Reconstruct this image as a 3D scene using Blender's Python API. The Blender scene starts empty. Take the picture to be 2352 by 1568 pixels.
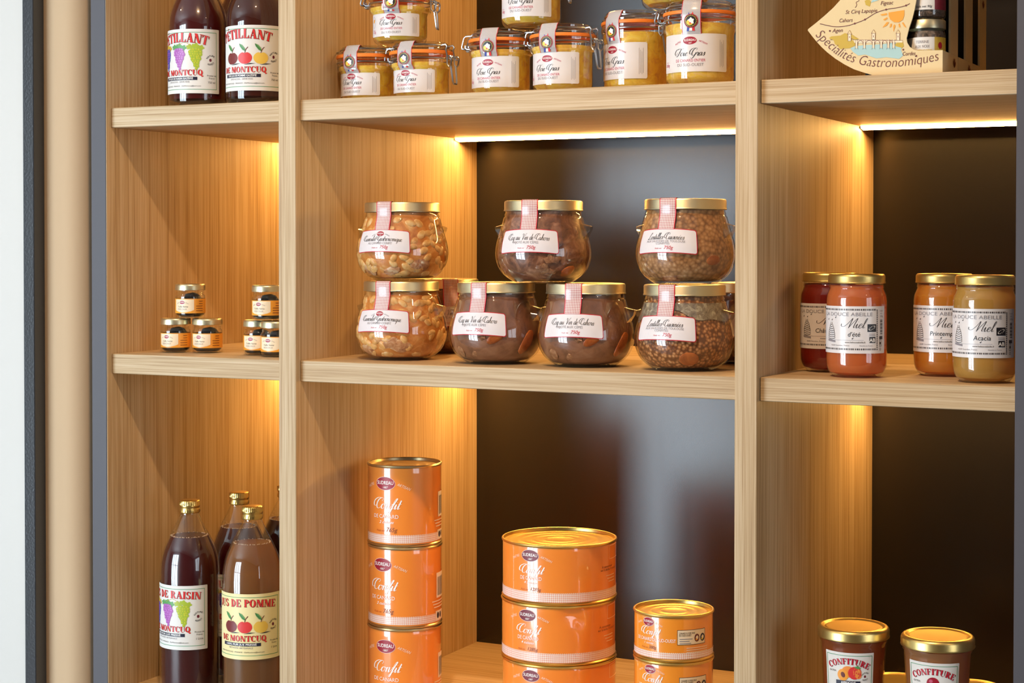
import bpy, math, random
from math import sin, cos, pi, radians, sqrt, atan2, tan
from mathutils import Vector
from mathutils.geometry import tessellate_polygon

# ------------------------------------------------------------------ camera, world, lights, exposure
S = bpy.context.scene
COL = S.collection
Z0 = 1.34                      # height of the middle shelf above the floor
cam_d = bpy.data.cameras.new('camera')
cam_d.sensor_width = 36.0
cam_d.lens = 3979.93 / 2352 * 36.0
cam_d.shift_y = -(784 - 628.07) / 2352
cam_d.clip_start = 0.05
cam = bpy.data.objects.new('camera', cam_d)
COL.objects.link(cam)
cam.location = (1.30198, -1.95568, Z0 + 0.15927)
cam.rotation_euler = (radians(90 - 1.0156), radians(-0.0272), radians(26.5378))
S.camera = cam

S.view_settings.view_transform = 'Standard'
S.view_settings.look = 'None'
S.view_settings.exposure = 0.0
S.view_settings.gamma = 1.0
S.view_settings.use_curve_mapping = False
S.cycles.use_denoising = True
S.cycles.transparent_max_bounces = 16
S.cycles.max_bounces = 7
S.cycles.diffuse_bounces = 4
S.cycles.glossy_bounces = 3
S.cycles.transmission_bounces = 5
S.cycles.use_adaptive_sampling = True
S.cycles.adaptive_threshold = 0.06
S.cycles.caustics_reflective = False
S.cycles.caustics_refractive = False
S.cycles.sample_clamp_indirect = 6.0

W = bpy.data.worlds.new('daylight_sky')
S.world = W
W.use_nodes = True
W.node_tree.nodes['Background'].inputs[0].default_value = (0.80, 0.90, 1.0, 1)
W.node_tree.nodes['Background'].inputs[1].default_value = 3.0


def area(name, loc, rot, sx, sy, power, color, shape='RECTANGLE', spread=pi):
    d = bpy.data.lights.new(name, 'AREA')
    d.shape = shape
    d.size = sx
    d.size_y = sy
    d.energy = power
    d.color = color
    d.spread = spread
    o = bpy.data.objects.new(name, d)
    COL.objects.link(o)
    o.location = loc
    o.rotation_euler = rot
    return o


# daylight entering by the shop window behind and to the left of the camera (local -z is the light's direction)
area('window_daylight', (-1.82, -3.24, 1.24), (radians(90), 0, 0), 1.9, 2.24, 150, (0.72, 0.875, 1.0))
# daylight of a second, smaller opening on the right
area('side_daylight', (3.95, -1.6, 1.6), (radians(90), 0, radians(90)), 1.6, 1.6, 5, (0.95, 0.97, 1.0))

LED_COL = (1.0, 0.53, 0.15)
LED_STRENGTH = 98.0
LAMP_W = 19.0

# ------------------------------------------------------------------ materials


def lin(c):
    return tuple((x / 255 / 12.92) if x / 255 <= 0.04045 else ((x / 255 + 0.055) / 1.055) ** 2.4 for x in c)


def col4(c):
    return (*lin(c), 1.0)


class NT:
    def __init__(s, name):
        s.m = bpy.data.materials.new(name)
        s.m.use_nodes = True
        s.t = s.m.node_tree
        s.t.nodes.clear()
        s.out = s.t.nodes.new('ShaderNodeOutputMaterial')

    def n(s, typ, **kw):
        x = s.t.nodes.new('ShaderNode' + typ)
        for k, v in kw.items():
            setattr(x, k, v)
        return x

    def l(s, a, b):
        s.t.links.new(a, b)

    def math(s, op, a, b=None):
        x = s.n('Math', operation=op)
        for i, v in enumerate((a, b)):
            if v is None:
                continue
            if isinstance(v, (int, float)):
                x.inputs[i].default_value = v
            else:
                s.l(v, x.inputs[i])
        return x.outputs[0]

    def mix(s, fac, a, b):
        x = s.n('Mix', data_type='RGBA')
        for sock, v in ((x.inputs[0], fac), (x.inputs[6], a), (x.inputs[7], b)):
            if isinstance(v, (int, float)):
                sock.default_value = v
            elif isinstance(v, tuple):
                sock.default_value = v if len(v) == 4 else (*v, 1)
            else:
                s.l(v, sock)
        return x.outputs[2]

    def ramp(s, fac, stops):
        x = s.n('ValToRGB')
        el = x.color_ramp.elements
        while len(el) < len(stops):
            el.new(0.5)
        for e, (p, c) in zip(el, stops):
            e.position = p
            e.color = c if len(c) == 4 else (*c, 1)
        s.l(fac, x.inputs[0])
        return x.outputs[0]

    def principled(s, color=(0.8, 0.8, 0.8, 1), rough=0.5, metal=0.0, spec=0.5, **kw):
        b = s.n('BsdfPrincipled')
        if isinstance(color, tuple):
            b.inputs['Base Color'].default_value = color if len(color) == 4 else (*color, 1)
        else:
            s.l(color, b.inputs['Base Color'])
        if isinstance(rough, (int, float)):
            b.inputs['Roughness'].default_value = rough
        else:
            s.l(rough, b.inputs['Roughness'])
        b.inputs['Metallic'].default_value = metal
        b.inputs['Specular IOR Level'].default_value = spec
        for k, v in kw.items():
            b.inputs[k.replace('_', ' ')].default_value = v
        s.bsdf = b
        s.l(b.outputs[0], s.out.inputs[0])
        return b

    def bump(s, h, strength=0.2, dist=0.001):
        x = s.n('Bump')
        x.inputs['Strength'].default_value = strength
        x.inputs['Distance'].default_value = dist
        s.l(h, x.inputs['Height'])
        s.l(x.outputs[0], s.bsdf.inputs['Normal'])

    def noise(s, vec, scale=5.0, detail=3.0, rough=0.55, dist=0.0):
        x = s.n('TexNoise')
        x.inputs['Scale'].default_value = scale
        x.inputs['Detail'].default_value = detail
        x.inputs['Roughness'].default_value = rough
        x.inputs['Distortion'].default_value = dist
        s.l(vec, x.inputs['Vector'])
        return x.outputs['Fac']

    def coords(s, scale=(1, 1, 1), kind='Object'):
        tc = s.n('TexCoord')
        mp = s.n('Mapping')
        mp.inputs['Scale'].default_value = scale
        s.l(tc.outputs[kind], mp.inputs['Vector'])
        return mp.outputs[0]


def plain(name, rgb, rough=0.5, metal=0.0, spec=0.5, **kw):
    t = NT(name)
    t.principled(col4(rgb), rough, metal, spec, **kw)
    return t.m


def wood(name, axis, tone=1.0):
    """fine-lined light oak, grain running along one axis"""
    t = NT(name)
    k = {'x': (2.2, 190, 190), 'y': (190, 2.2, 190), 'z': (190, 190, 2.2)}[axis]
    fine = t.noise(t.coords(tuple(v * 3.4 if v > 2 else v * 4 for v in k)), 1.0, 2, 0.6)
    mid = t.noise(t.coords(k), 1.0, 2, 0.55)
    broad = t.noise(t.coords(tuple(v * 0.16 if v > 2 else v * .5 for v in k)), 1.0, 1)
    a = t.math('ADD', t.math('MULTIPLY', fine, 0.5), t.math('ADD', t.math('MULTIPLY', mid, 0.42), t.math('MULTIPLY', broad, 0.15)))
    c = t.ramp(a, [(0.36, col4((156, 126, 88))), (0.48, col4((182, 154, 114))), (0.58, col4((199, 175, 139))), (0.72, col4((208, 187, 155)))])
    t.principled(c, 0.52, 0, 0.35)
    t.bump(fine, 0.2, 0.0008)
    return t.m


def paint(name, rgb, rough=0.6, spec=0.4, grain=0.0, gs=400):
    t = NT(name)
    n2 = t.noise(t.coords((3, 3, 3)), 1.0, 1)
    c0 = lin(rgb)
    c = t.mix(t.math('MULTIPLY', n2, 0.5), (*c0, 1), (*[x * 0.9 for x in c0], 1))
    t.principled(c, rough, 0, spec)
    if grain > 0.02:
        t.bump(t.noise(t.coords((gs, gs, gs)), 1.0, 1), grain, 0.0006)
    return t.m


M = {}
M['oak_v'] = wood('oak_vertical_grain', 'z')
M['oak_h'] = wood('oak_horizontal_grain', 'x')
M['dark_laminate'] = paint('dark_grey_laminate', (29, 28, 32), 0.27, 0.66, 0.03, 900)
M['grey_end'] = paint('grey_blue_end_panel', (80, 78, 84), 0.5, 0.4, 0.06, 700)
M['beige_wall'] = paint('beige_wall_paint', (200, 172, 138), 0.75, 0.3)
M['white_wall'] = paint('white_wall_paint', (228, 226, 220), 0.75, 0.3)
M['white_board'] = paint('white_panel_paint', (206, 203, 197), 0.45, 0.4, 0.03, 300)
M['black_metal'] = paint('black_powder_coat', (52, 53, 56), 0.22, 0.6, 0.25, 260)
M['floor'] = paint('floor_tiles_grey', (120, 112, 104), 0.5, 0.4)
M['dark_wall'] = paint('dark_wall_paint', (104, 96, 88), 0.7, 0.3)
M['ceiling'] = paint('ceiling_white', (225, 224, 220), 0.8, 0.2)
M['window_frame'] = plain('window_frame_dark', (46, 46, 48), 0.4)

t = NT('led_diffuser')
e = t.n('Emission')
e.inputs[0].default_value = (*LED_COL, 1)
e.inputs[1].default_value = LED_STRENGTH
t.l(e.outputs[0], t.out.inputs[0])
M['led'] = t.m
t = NT('downlight_lens')
e = t.n('Emission')
e.inputs[0].default_value = (1.0, 0.86, 0.68, 1)
e.inputs[1].default_value = 12.0
t.l(e.outputs[0], t.out.inputs[0])
M['lens'] = t.m
M['aluminium'] = plain('aluminium', (180, 180, 182), 0.35, 1.0)


def thin_glass(name, tint=(1, 1, 1), rough=0.02, refl=1.0):
    t = NT(name)
    lw = t.n('LayerWeight')
    lw.inputs[0].default_value = 0.5
    f = t.math('ADD', t.math('MULTIPLY', t.math('POWER', lw.outputs['Facing'], 4.0), 0.75 * refl), 0.075 * refl)
    tr = t.n('BsdfTransparent')
    tr.inputs[0].default_value = (*tint, 1)
    gl = t.n('BsdfGlossy')
    gl.inputs['Roughness'].default_value = rough
    gl.inputs['Color'].default_value = (1, 1, 1, 1)
    mx = t.n('MixShader')
    t.l(f, mx.inputs[0])
    t.l(tr.outputs[0], mx.inputs[1])
    t.l(gl.outputs[0], mx.inputs[2])
    t.l(mx.outputs[0], t.out.inputs[0])
    return t.m


M['glass'] = thin_glass('clear_jar_glass', (0.97, 0.98, 0.97))
M['glass_thick'] = thin_glass('thick_clear_glass', (0.88, 0.89, 0.87), 0.04, 1.25)
M['pane'] = thin_glass('window_pane', (0.96, 0.98, 0.98))


def gold(name, rgb, rough):
    t = NT(name)
    n = t.noise(t.coords((900, 900, 900)), 1.0, 2)
    t.principled(col4(rgb), rough, 1.0, 0.5)
    t.bump(n, 0.04, 0.0003)
    return t.m


M['gold_lid'] = gold('pale_gold_lid', (224, 214, 178), 0.36)
M['gold_lid2'] = gold('bright_gold_lid', (230, 200, 126), 0.33)
M['gold_cap'] = gold('gold_screw_cap', (224, 188, 110), 0.3)
M['can_gold'] = gold('gold_can_end', (222, 188, 110), 0.32)
M['can_tin'] = gold('tin_can_end', (212, 190, 146), 0.3)
M['wire'] = gold('steel_wire', (176, 176, 178), 0.28)


def mottled(name, stops, scale, rough=0.35, coat=0.0, voronoi=0.0, vscale=120, detail=4, sss=0.0):
    t = NT(name)
    v = t.coords((scale, scale, scale))
    n = t.noise(v, 1.0, detail, 0.6, 0.8)
    if voronoi:
        vo = t.n('TexVoronoi')
        vo.inputs['Scale'].default_value = vscale
        t.l(t.coords((1, 1, 1)), vo.inputs['Vector'])
        n = t.math('ADD', t.math('MULTIPLY', n, 1 - voronoi), t.math('MULTIPLY', t.math('SUBTRACT', 1.0, t.math('MULTIPLY', vo.outputs['Distance'], 1.3)), voronoi))
    c = t.ramp(n, [(p, col4(q)) for p, q in stops])
    t.principled(c, rough, 0, 0.4)
    t.bsdf.inputs['Coat Weight'].default_value = coat
    t.bump(n, 0.35, 0.002)
    return t.m


M['bean_sauce'] = mottled('cassoulet_sauce', [(0.3, (186, 106, 42)), (0.5, (214, 134, 62)), (0.62, (226, 156, 84)), (0.75, (236, 194, 134))], 60)
M['bean'] = mottled('white_bean', [(0.3, (218, 150, 80)), (0.5, (234, 178, 106)), (0.75, (242, 204, 146))], 90)
M['confit_meat'] = mottled('confit_meat', [(0.3, (140, 78, 46)), (0.5, (196, 136, 92)), (0.75, (232, 202, 160))], 110)
M['coq_sauce'] = mottled('wine_sauce', [(0.3, (80, 44, 28)), (0.5, (128, 78, 52)), (0.62, (160, 108, 78)), (0.78, (190, 142, 110))], 70)
M['coq_sauce2'] = mottled('wine_sauce_smooth', [(0.3, (98, 58, 38)), (0.5, (134, 86, 60)), (0.75, (158, 110, 82))], 40)
M['mushroom'] = mottled('mushroom_pieces', [(0.3, (96, 58, 38)), (0.5, (150, 100, 68)), (0.75, (196, 150, 110))], 140)
M['carrot'] = mottled('carrot', [(0.3, (150, 72, 28)), (0.55, (184, 96, 40)), (0.8, (206, 122, 60))], 60)
M['lentil'] = mottled('lentils', [(0.25, (112, 64, 32)), (0.45, (166, 104, 58)), (0.62, (196, 134, 82)), (0.8, (218, 172, 122))], 60, voronoi=0.75, vscale=230)
M['lentil2'] = mottled('lentils_creamy', [(0.25, (124, 80, 46)), (0.45, (172, 120, 74)), (0.6, (194, 144, 98)), (0.8, (222, 186, 142))], 45, voronoi=0.4, vscale=200)
M['fat'] = mottled('pale_fat_layer', [(0.3, (88, 72, 60)), (0.5, (140, 124, 104)), (0.75, (208, 196, 170))], 130)
M['foie'] = mottled('foie_gras', [(0.3, (214, 150, 74)), (0.42, (232, 178, 66)), (0.56, (242, 204, 78)), (0.70, (238, 198, 136)), (0.85, (232, 178, 140))], 60)
M['truffle'] = mottled('black_truffle', [(0.3, (14, 12, 12)), (0.6, (34, 29, 28)), (0.8, (60, 54, 50))], 300, rough=0.4)
M['truffle_juice'] = plain('truffle_juice', (30, 17, 12), 0.2)
M['terrine'] = mottled('terrine', [(0.3, (44, 36, 30)), (0.5, (92, 74, 60)), (0.7, (150, 124, 104))], 220)


def honey(name, rgb, deep, trans=0.35):
    """clouded honey or jam: light passes through and is tinted"""
    t = NT(name)
    d = t.n('BsdfPrincipled')
    d.inputs['Base Color'].default_value = col4(rgb)
    d.inputs['Roughness'].default_value = 0.35
    tr = t.n('BsdfTranslucent')
    tr.inputs[0].default_value = col4(rgb)
    rf = t.n('BsdfRefraction')
    rf.inputs['Color'].default_value = col4(deep)
    rf.inputs['Roughness'].default_value = 0.25
    rf.inputs['IOR'].default_value = 1.2
    a = t.n('MixShader')
    a.inputs[0].default_value = 0.5
    t.l(d.outputs[0], a.inputs[1])
    t.l(tr.outputs[0], a.inputs[2])
    b = t.n('MixShader')
    b.inputs[0].default_value = trans
    t.l(a.outputs[0], b.inputs[1])
    t.l(rf.outputs[0], b.inputs[2])
    t.l(b.outputs[0], t.out.inputs[0])
    return t.m


M['honey_chestnut'] = honey('chestnut_honey', (176, 34, 12), (200, 40, 14), 0.3)
M['honey_summer'] = honey('summer_honey', (240, 134, 70), (236, 116, 46), 0.08)
M['honey_spring'] = honey('spring_honey', (240, 162, 56), (240, 150, 40), 0.1)
M['honey_acacia'] = honey('acacia_honey', (238, 190, 96), (250, 210, 110), 0.2)
M['jam_apricot'] = honey('apricot_jam', (196, 96, 42), (200, 90, 30), 0.15)
M['jam_peach'] = honey('peach_jam', (214, 146, 90), (210, 120, 60), 0.12)


def liquid(name, rgb, rough=0.0):
    t = NT(name)
    t.principled(col4(rgb), rough, 0, 0.5, Transmission_Weight=1.0, IOR=1.34)
    return t.m


M['grape_juice'] = plain('grape_juice', (62, 12, 16), 0.25, 0, 0.4)
M['grape_juice_red'] = liquid('red_grape_juice', (150, 20, 16))
M['rose_juice'] = liquid('rose_grape_juice', (150, 62, 40))
M['dark_juice'] = plain('dark_grape_juice', (74, 18, 18), 0.22, 0, 0.4)
M['amber_juice'] = honey('amber_apple_juice', (104, 38, 22), (170, 80, 40), 0.3)
M['apple_juice'] = honey('apple_juice', (200, 140, 84), (240, 196, 136), 0.5)
M['foam'] = mottled('juice_foam', [(0.3, (150, 110, 80)), (0.6, (210, 180, 150)), (0.8, (240, 225, 205))], 500)

M['paper'] = plain('label_paper', (224, 221, 221), 0.32, 0, 0.5, Coat_Weight=0.25, Coat_Roughness=0.08)
M['paper_matte'] = plain('label_paper_matte', (228, 226, 221), 0.5)
M['paper_cream'] = plain('label_paper_cream', (240, 226, 168), 0.45)
M['orange_tin'] = plain('orange_printed_tin', (250, 146, 56), 0.28, 0, 0.5, Coat_Weight=1.0, Coat_Roughness=0.05, Coat_IOR=1.7)
M['orange_tin2'] = plain('bright_orange_printed_tin', (250, 154, 46), 0.28, 0, 0.5, Coat_Weight=1.0, Coat_Roughness=0.05, Coat_IOR=1.7)
M['orange_paper'] = plain('orange_label', (240, 164, 56), 0.35)
M['rubber'] = plain('orange_rubber', (244, 132, 44), 0.45)
M['card'] = paint('cream_cardboard', (226, 206, 160), 0.6, 0.3, 0.05, 200)
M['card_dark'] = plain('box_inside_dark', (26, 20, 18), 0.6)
INK = {}


def ink(name, rgb, rough=0.4):
    INK[name] = plain('ink_' + name, rgb, rough)


for nm, c in dict(red=(196, 24, 48), crimson=(160, 20, 44), bright_red=(222, 52, 52), black=(30, 26, 30), grey=(140, 136, 142), white=(248, 246, 242),
                  green=(74, 150, 100), dark_green=(40, 86, 48), leaf=(92, 158, 92), lime=(168, 190, 60), yellow_grape=(204, 204, 60), purple=(170, 92, 176),
                  purple2=(196, 130, 204), apple_red=(220, 60, 60), apple_dark=(120, 44, 44), apple_yellow=(236, 196, 84), rose=(200, 92, 120),
                  plum=(120, 26, 44), cream=(240, 222, 190), brown=(110, 50, 44), sun=(242, 160, 50), water=(168, 204, 204), hill=(198, 168, 60),
                  sky_blue=(60, 80, 170), badge_yellow=(240, 206, 60), tan=(150, 84, 44), pale=(246, 226, 200), peach=(242, 150, 70), navy=(40, 40, 60),
                  orange_dark=(190, 80, 20), dot=(60, 54, 56)).items():
    ink(nm, c)


def gingham(name, bg, line, period, duty=0.45, rough=0.3, diamond=False):
    t = NT(name)
    tc = t.n('TexCoord')
    sp = t.n('SeparateXYZ')
    t.l(tc.outputs['UV'], sp.inputs[0])
    u, v = sp.outputs[0], sp.outputs[1]
    if diamond:
        u, v = t.math('ADD', u, v), t.math('SUBTRACT', u, v)

    def stripe(x):
        return t.math('LESS_THAN', t.math('FRACT', t.math('ADD', t.math('DIVIDE', x, period), 50.25)), duty)
    s = t.math('MULTIPLY', t.math('ADD', stripe(u), stripe(v)), 0.5)
    c = t.mix(s, col4(bg), col4(line))
    t.principled(c, rough, 0, 0.5)
    t.bsdf.inputs['Coat Weight'].default_value = 0.4
    t.bsdf.inputs['Coat Roughness'].default_value = 0.08
    return t.m


M['gingham_red'] = gingham('red_gingham_seal', (240, 232, 228), (168, 84, 88), 0.0022, 0.5, 0.22)
M['gingham_band'] = gingham('gingham_can_band', (246, 238, 230), (232, 150, 120), 0.0026, 0.4)
M['gingham_label'] = gingham('faint_check_label', (228, 225, 227), (212, 204, 210), 0.0016, 0.3)
M['diamond_seal'] = gingham('grey_diamond_seal', (236, 234, 234), (104, 96, 100), 0.0016, 0.5, 0.22, True)

# ------------------------------------------------------------------ mesh helpers


def mesh(name, V, F, mats, smooth=True, angle=38, mi=None, uv=None):
    me = bpy.data.meshes.new(name)
    me.from_pydata(V, [], F)
    for m in mats:
        me.materials.append(m)
    if mi:
        me.polygons.foreach_set('material_index', mi)
    if uv:
        L = me.uv_layers.new(name='UVMap')
        for lp in me.loops:
            L.data[lp.index].uv = uv[lp.vertex_index]
    me.update()
    if smooth:
        me.shade_smooth()
        me.set_sharp_from_angle(angle=radians(angle))
    return me


def obj(name, me, parent=None, loc=(0, 0, 0), rz=0.0):
    o = bpy.data.objects.new(name, me)
    COL.objects.link(o)
    o.location = loc
    o.rotation_euler = (0, 0, rz)
    if parent:
        o.parent = parent
    return o


def empty(name, loc=(0, 0, 0), rz=0.0):
    o = bpy.data.objects.new(name, None)
    o.empty_display_size = 0.02
    COL.objects.link(o)
    o.location = loc
    o.rotation_euler = (0, 0, rz)
    return o


def tag(o, label, cat, group=None):
    o['label'] = label
    o['category'] = cat
    if group:
        o['group'] = group
    return o


def kids(o):
    return list(o.children)


def copy_tree(o, parent=None):
    c = o.copy()
    COL.objects.link(c)
    c.parent = parent
    for ch in kids(o):
        copy_tree(ch, c)
    return c


def place(src, used, loc, rz, label, cat, group=None):
    """first use moves the built thing itself, later uses copy it with its parts"""
    o = copy_tree(src) if used else src
    o.location = loc
    o.rotation_euler = (0, 0, rz)
    return tag(o, label, cat, group)


def box_data(x0, x1, y0, y1, z0, z1, b=0.0):
    if b <= 0:
        V = [(x, y, z) for x in (x0, x1) for y in (y0, y1) for z in (z0, z1)]
        F = [(0, 1, 3, 2), (4, 6, 7, 5), (0, 4, 5, 1), (2, 3, 7, 6), (0, 2, 6, 4), (1, 5, 7, 3)]
        return V, F
    import bmesh
    bm = bmesh.new()
    V, F = box_data(x0, x1, y0, y1, z0, z1)
    vs = [bm.verts.new(v) for v in V]
    for f in F:
        bm.faces.new([vs[i] for i in f])
    bmesh.ops.bevel(bm, geom=bm.edges[:], offset=b, segments=1, affect='EDGES')
    bmesh.ops.recalc_face_normals(bm, faces=bm.faces[:])
    bm.verts.index_update()
    V = [tuple(v.co) for v in bm.verts]
    F = [tuple(v.index for v in f.verts) for f in bm.faces]
    bm.free()
    return V, F


def box(name, x0, x1, y0, y1, z0, z1, mat, parent=None, b=0.0):
    V, F = box_data(x0, x1, y0, y1, z0, z1, b)
    return obj(name, mesh(name, V, F, [mat], smooth=False), parent)


def lathe(name, prof, mat, seg=64, rfun=None):
    """prof: (r, z) from bottom to top, r=0 closes with a pole"""
    V, F, rings = [], [], []
    for r, z in prof:
        if r <= 1e-6:
            rings.append([len(V)])
            V.append((0, 0, z))
        else:
            a0 = len(V)
            for i in range(seg):
                th = 2 * pi * i / seg
                rr = r if rfun is None else rfun(r, z, th)
                V.append((rr * sin(th), -rr * cos(th), z))
            rings.append(list(range(a0, a0 + seg)))
    for A, B in zip(rings, rings[1:]):
        for i in range(seg):
            j = (i + 1) % seg
            if len(A) == 1 and len(B) == 1:
                continue
            if len(A) == 1:
                F.append((A[0], B[j], B[i]))
            elif len(B) == 1:
                F.append((A[i], A[j], B[0]))
            else:
                F.append((A[i], A[j], B[j], B[i]))
    return mesh(name, V, F, [mat])


def smooth_prof(pts, n=4):
    """Catmull-Rom through (r,z) points"""
    out = []
    P = [pts[0]] + list(pts) + [pts[-1]]
    for i in range(1, len(P) - 2):
        p0, p1, p2, p3 = P[i - 1:i + 3]
        for k in range(n):
            s = k / n
            out.append(tuple(0.5 * ((2 * b) + (-a + c) * s + (2 * a - 5 * b + 4 * c - d) * s * s + (-a + 3 * b - 3 * c + d) * s ** 3) for a, b, c, d in zip(p0, p1, p2, p3)))
    out.append(pts[-1])
    return out


def rad_at(prof):
    pr = sorted([(z, r) for r, z in prof])

    def f(z):
        if z <= pr[0][0]:
            return pr[0][1]
        for (z0, r0), (z1, r1) in zip(pr, pr[1:]):
            if z0 <= z <= z1:
                return r1 if z1 - z0 < 1e-9 else r0 + (r1 - r0) * (z - z0) / (z1 - z0)
        return pr[-1][1]
    return f


def tube_data(pts, r, n=6, closed=False, cap=True):
    pts = [Vector(p) for p in pts]
    V, F = [], []
    m = len(pts)
    prev = None
    for i, p in enumerate(pts):
        a = pts[(i - 1) % m] if (closed or i > 0) else p
        b = pts[(i + 1) % m] if (closed or i < m - 1) else p
        d = (b - a).normalized()
        if prev is None:
            u = d.orthogonal().normalized()
        else:
            u = (prev - d * prev.dot(d))
            u = u.normalized() if u.length > 1e-6 else d.orthogonal().normalized()
        prev = u
        w = d.cross(u)
        for k in range(n):
            th = 2 * pi * k / n
            V.append(tuple(p + r * (cos(th) * u + sin(th) * w)))
    for i in range(m if closed else m - 1):
        j = (i + 1) % m
        for k in range(n):
            l = (k + 1) % n
            F.append((i * n + k, i * n + l, j * n + l, j * n + k))
    if cap and not closed:
        F.append(tuple(range(n))[::-1])
        F.append(tuple((m - 1) * n + k for k in range(n)))
    return V, F


def join(parts):
    V, F = [], []
    for v, f in parts:
        o = len(V)
        V += v
        F += [tuple(i + o for i in q) for q in f]
    return V, F


def ellipsoid(c, rx, ry, rz, rot, n=8, m=5):
    from mathutils import Euler
    e = Euler(rot)
    V, F = [], []
    V.append(Vector((0, 0, rz)))
    for j in range(1, m):
        ph = pi * j / m
        for i in range(n):
            th = 2 * pi * i / n
            V.append(Vector((rx * sin(ph) * cos(th), ry * sin(ph) * sin(th), rz * cos(ph))))
    V.append(Vector((0, 0, -rz)))
    for i in range(n):
        F.append((0, 1 + i, 1 + (i + 1) % n))
        F.append((len(V) - 1, 1 + (m - 2) * n + (i + 1) % n, 1 + (m - 2) * n + i))
    for j in range(m - 2):
        for i in range(n):
            a = 1 + j * n + i
            b = 1 + j * n + (i + 1) % n
            F.append((a, a + n, b + n, b))
    W_ = []
    for v in V:
        v = v.copy()
        v.rotate(e)
        W_.append(tuple(v + Vector(c)))
    return W_, F


# ------------------------------------------------------------------ lettering
_tx = {}


def text_tris(s, shear=0.0, bold=0.0):
    key = (s, shear, bold)
    if key in _tx:
        return _tx[key]
    cu = bpy.data.curves.new('lettering_curve', 'FONT')
    cu.body = s
    cu.size = 1.0
    cu.shear = shear
    cu.offset = bold
    cu.resolution_u = 3
    cu.align_x = 'CENTER'
    cu.fill_mode = 'FRONT'
    o = bpy.data.objects.new('lettering_curve', cu)
    me = bpy.data.meshes.new_from_object(o)
    me.calc_loop_triangles()
    V = [(v.co.x, v.co.y) for v in me.vertices]
    F = [tuple(t.vertices) for t in me.loop_triangles]
    bpy.data.meshes.remove(me)
    bpy.data.objects.remove(o)
    bpy.data.curves.remove(cu)
    _tx[key] = (V, F)
    return V, F


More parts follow.
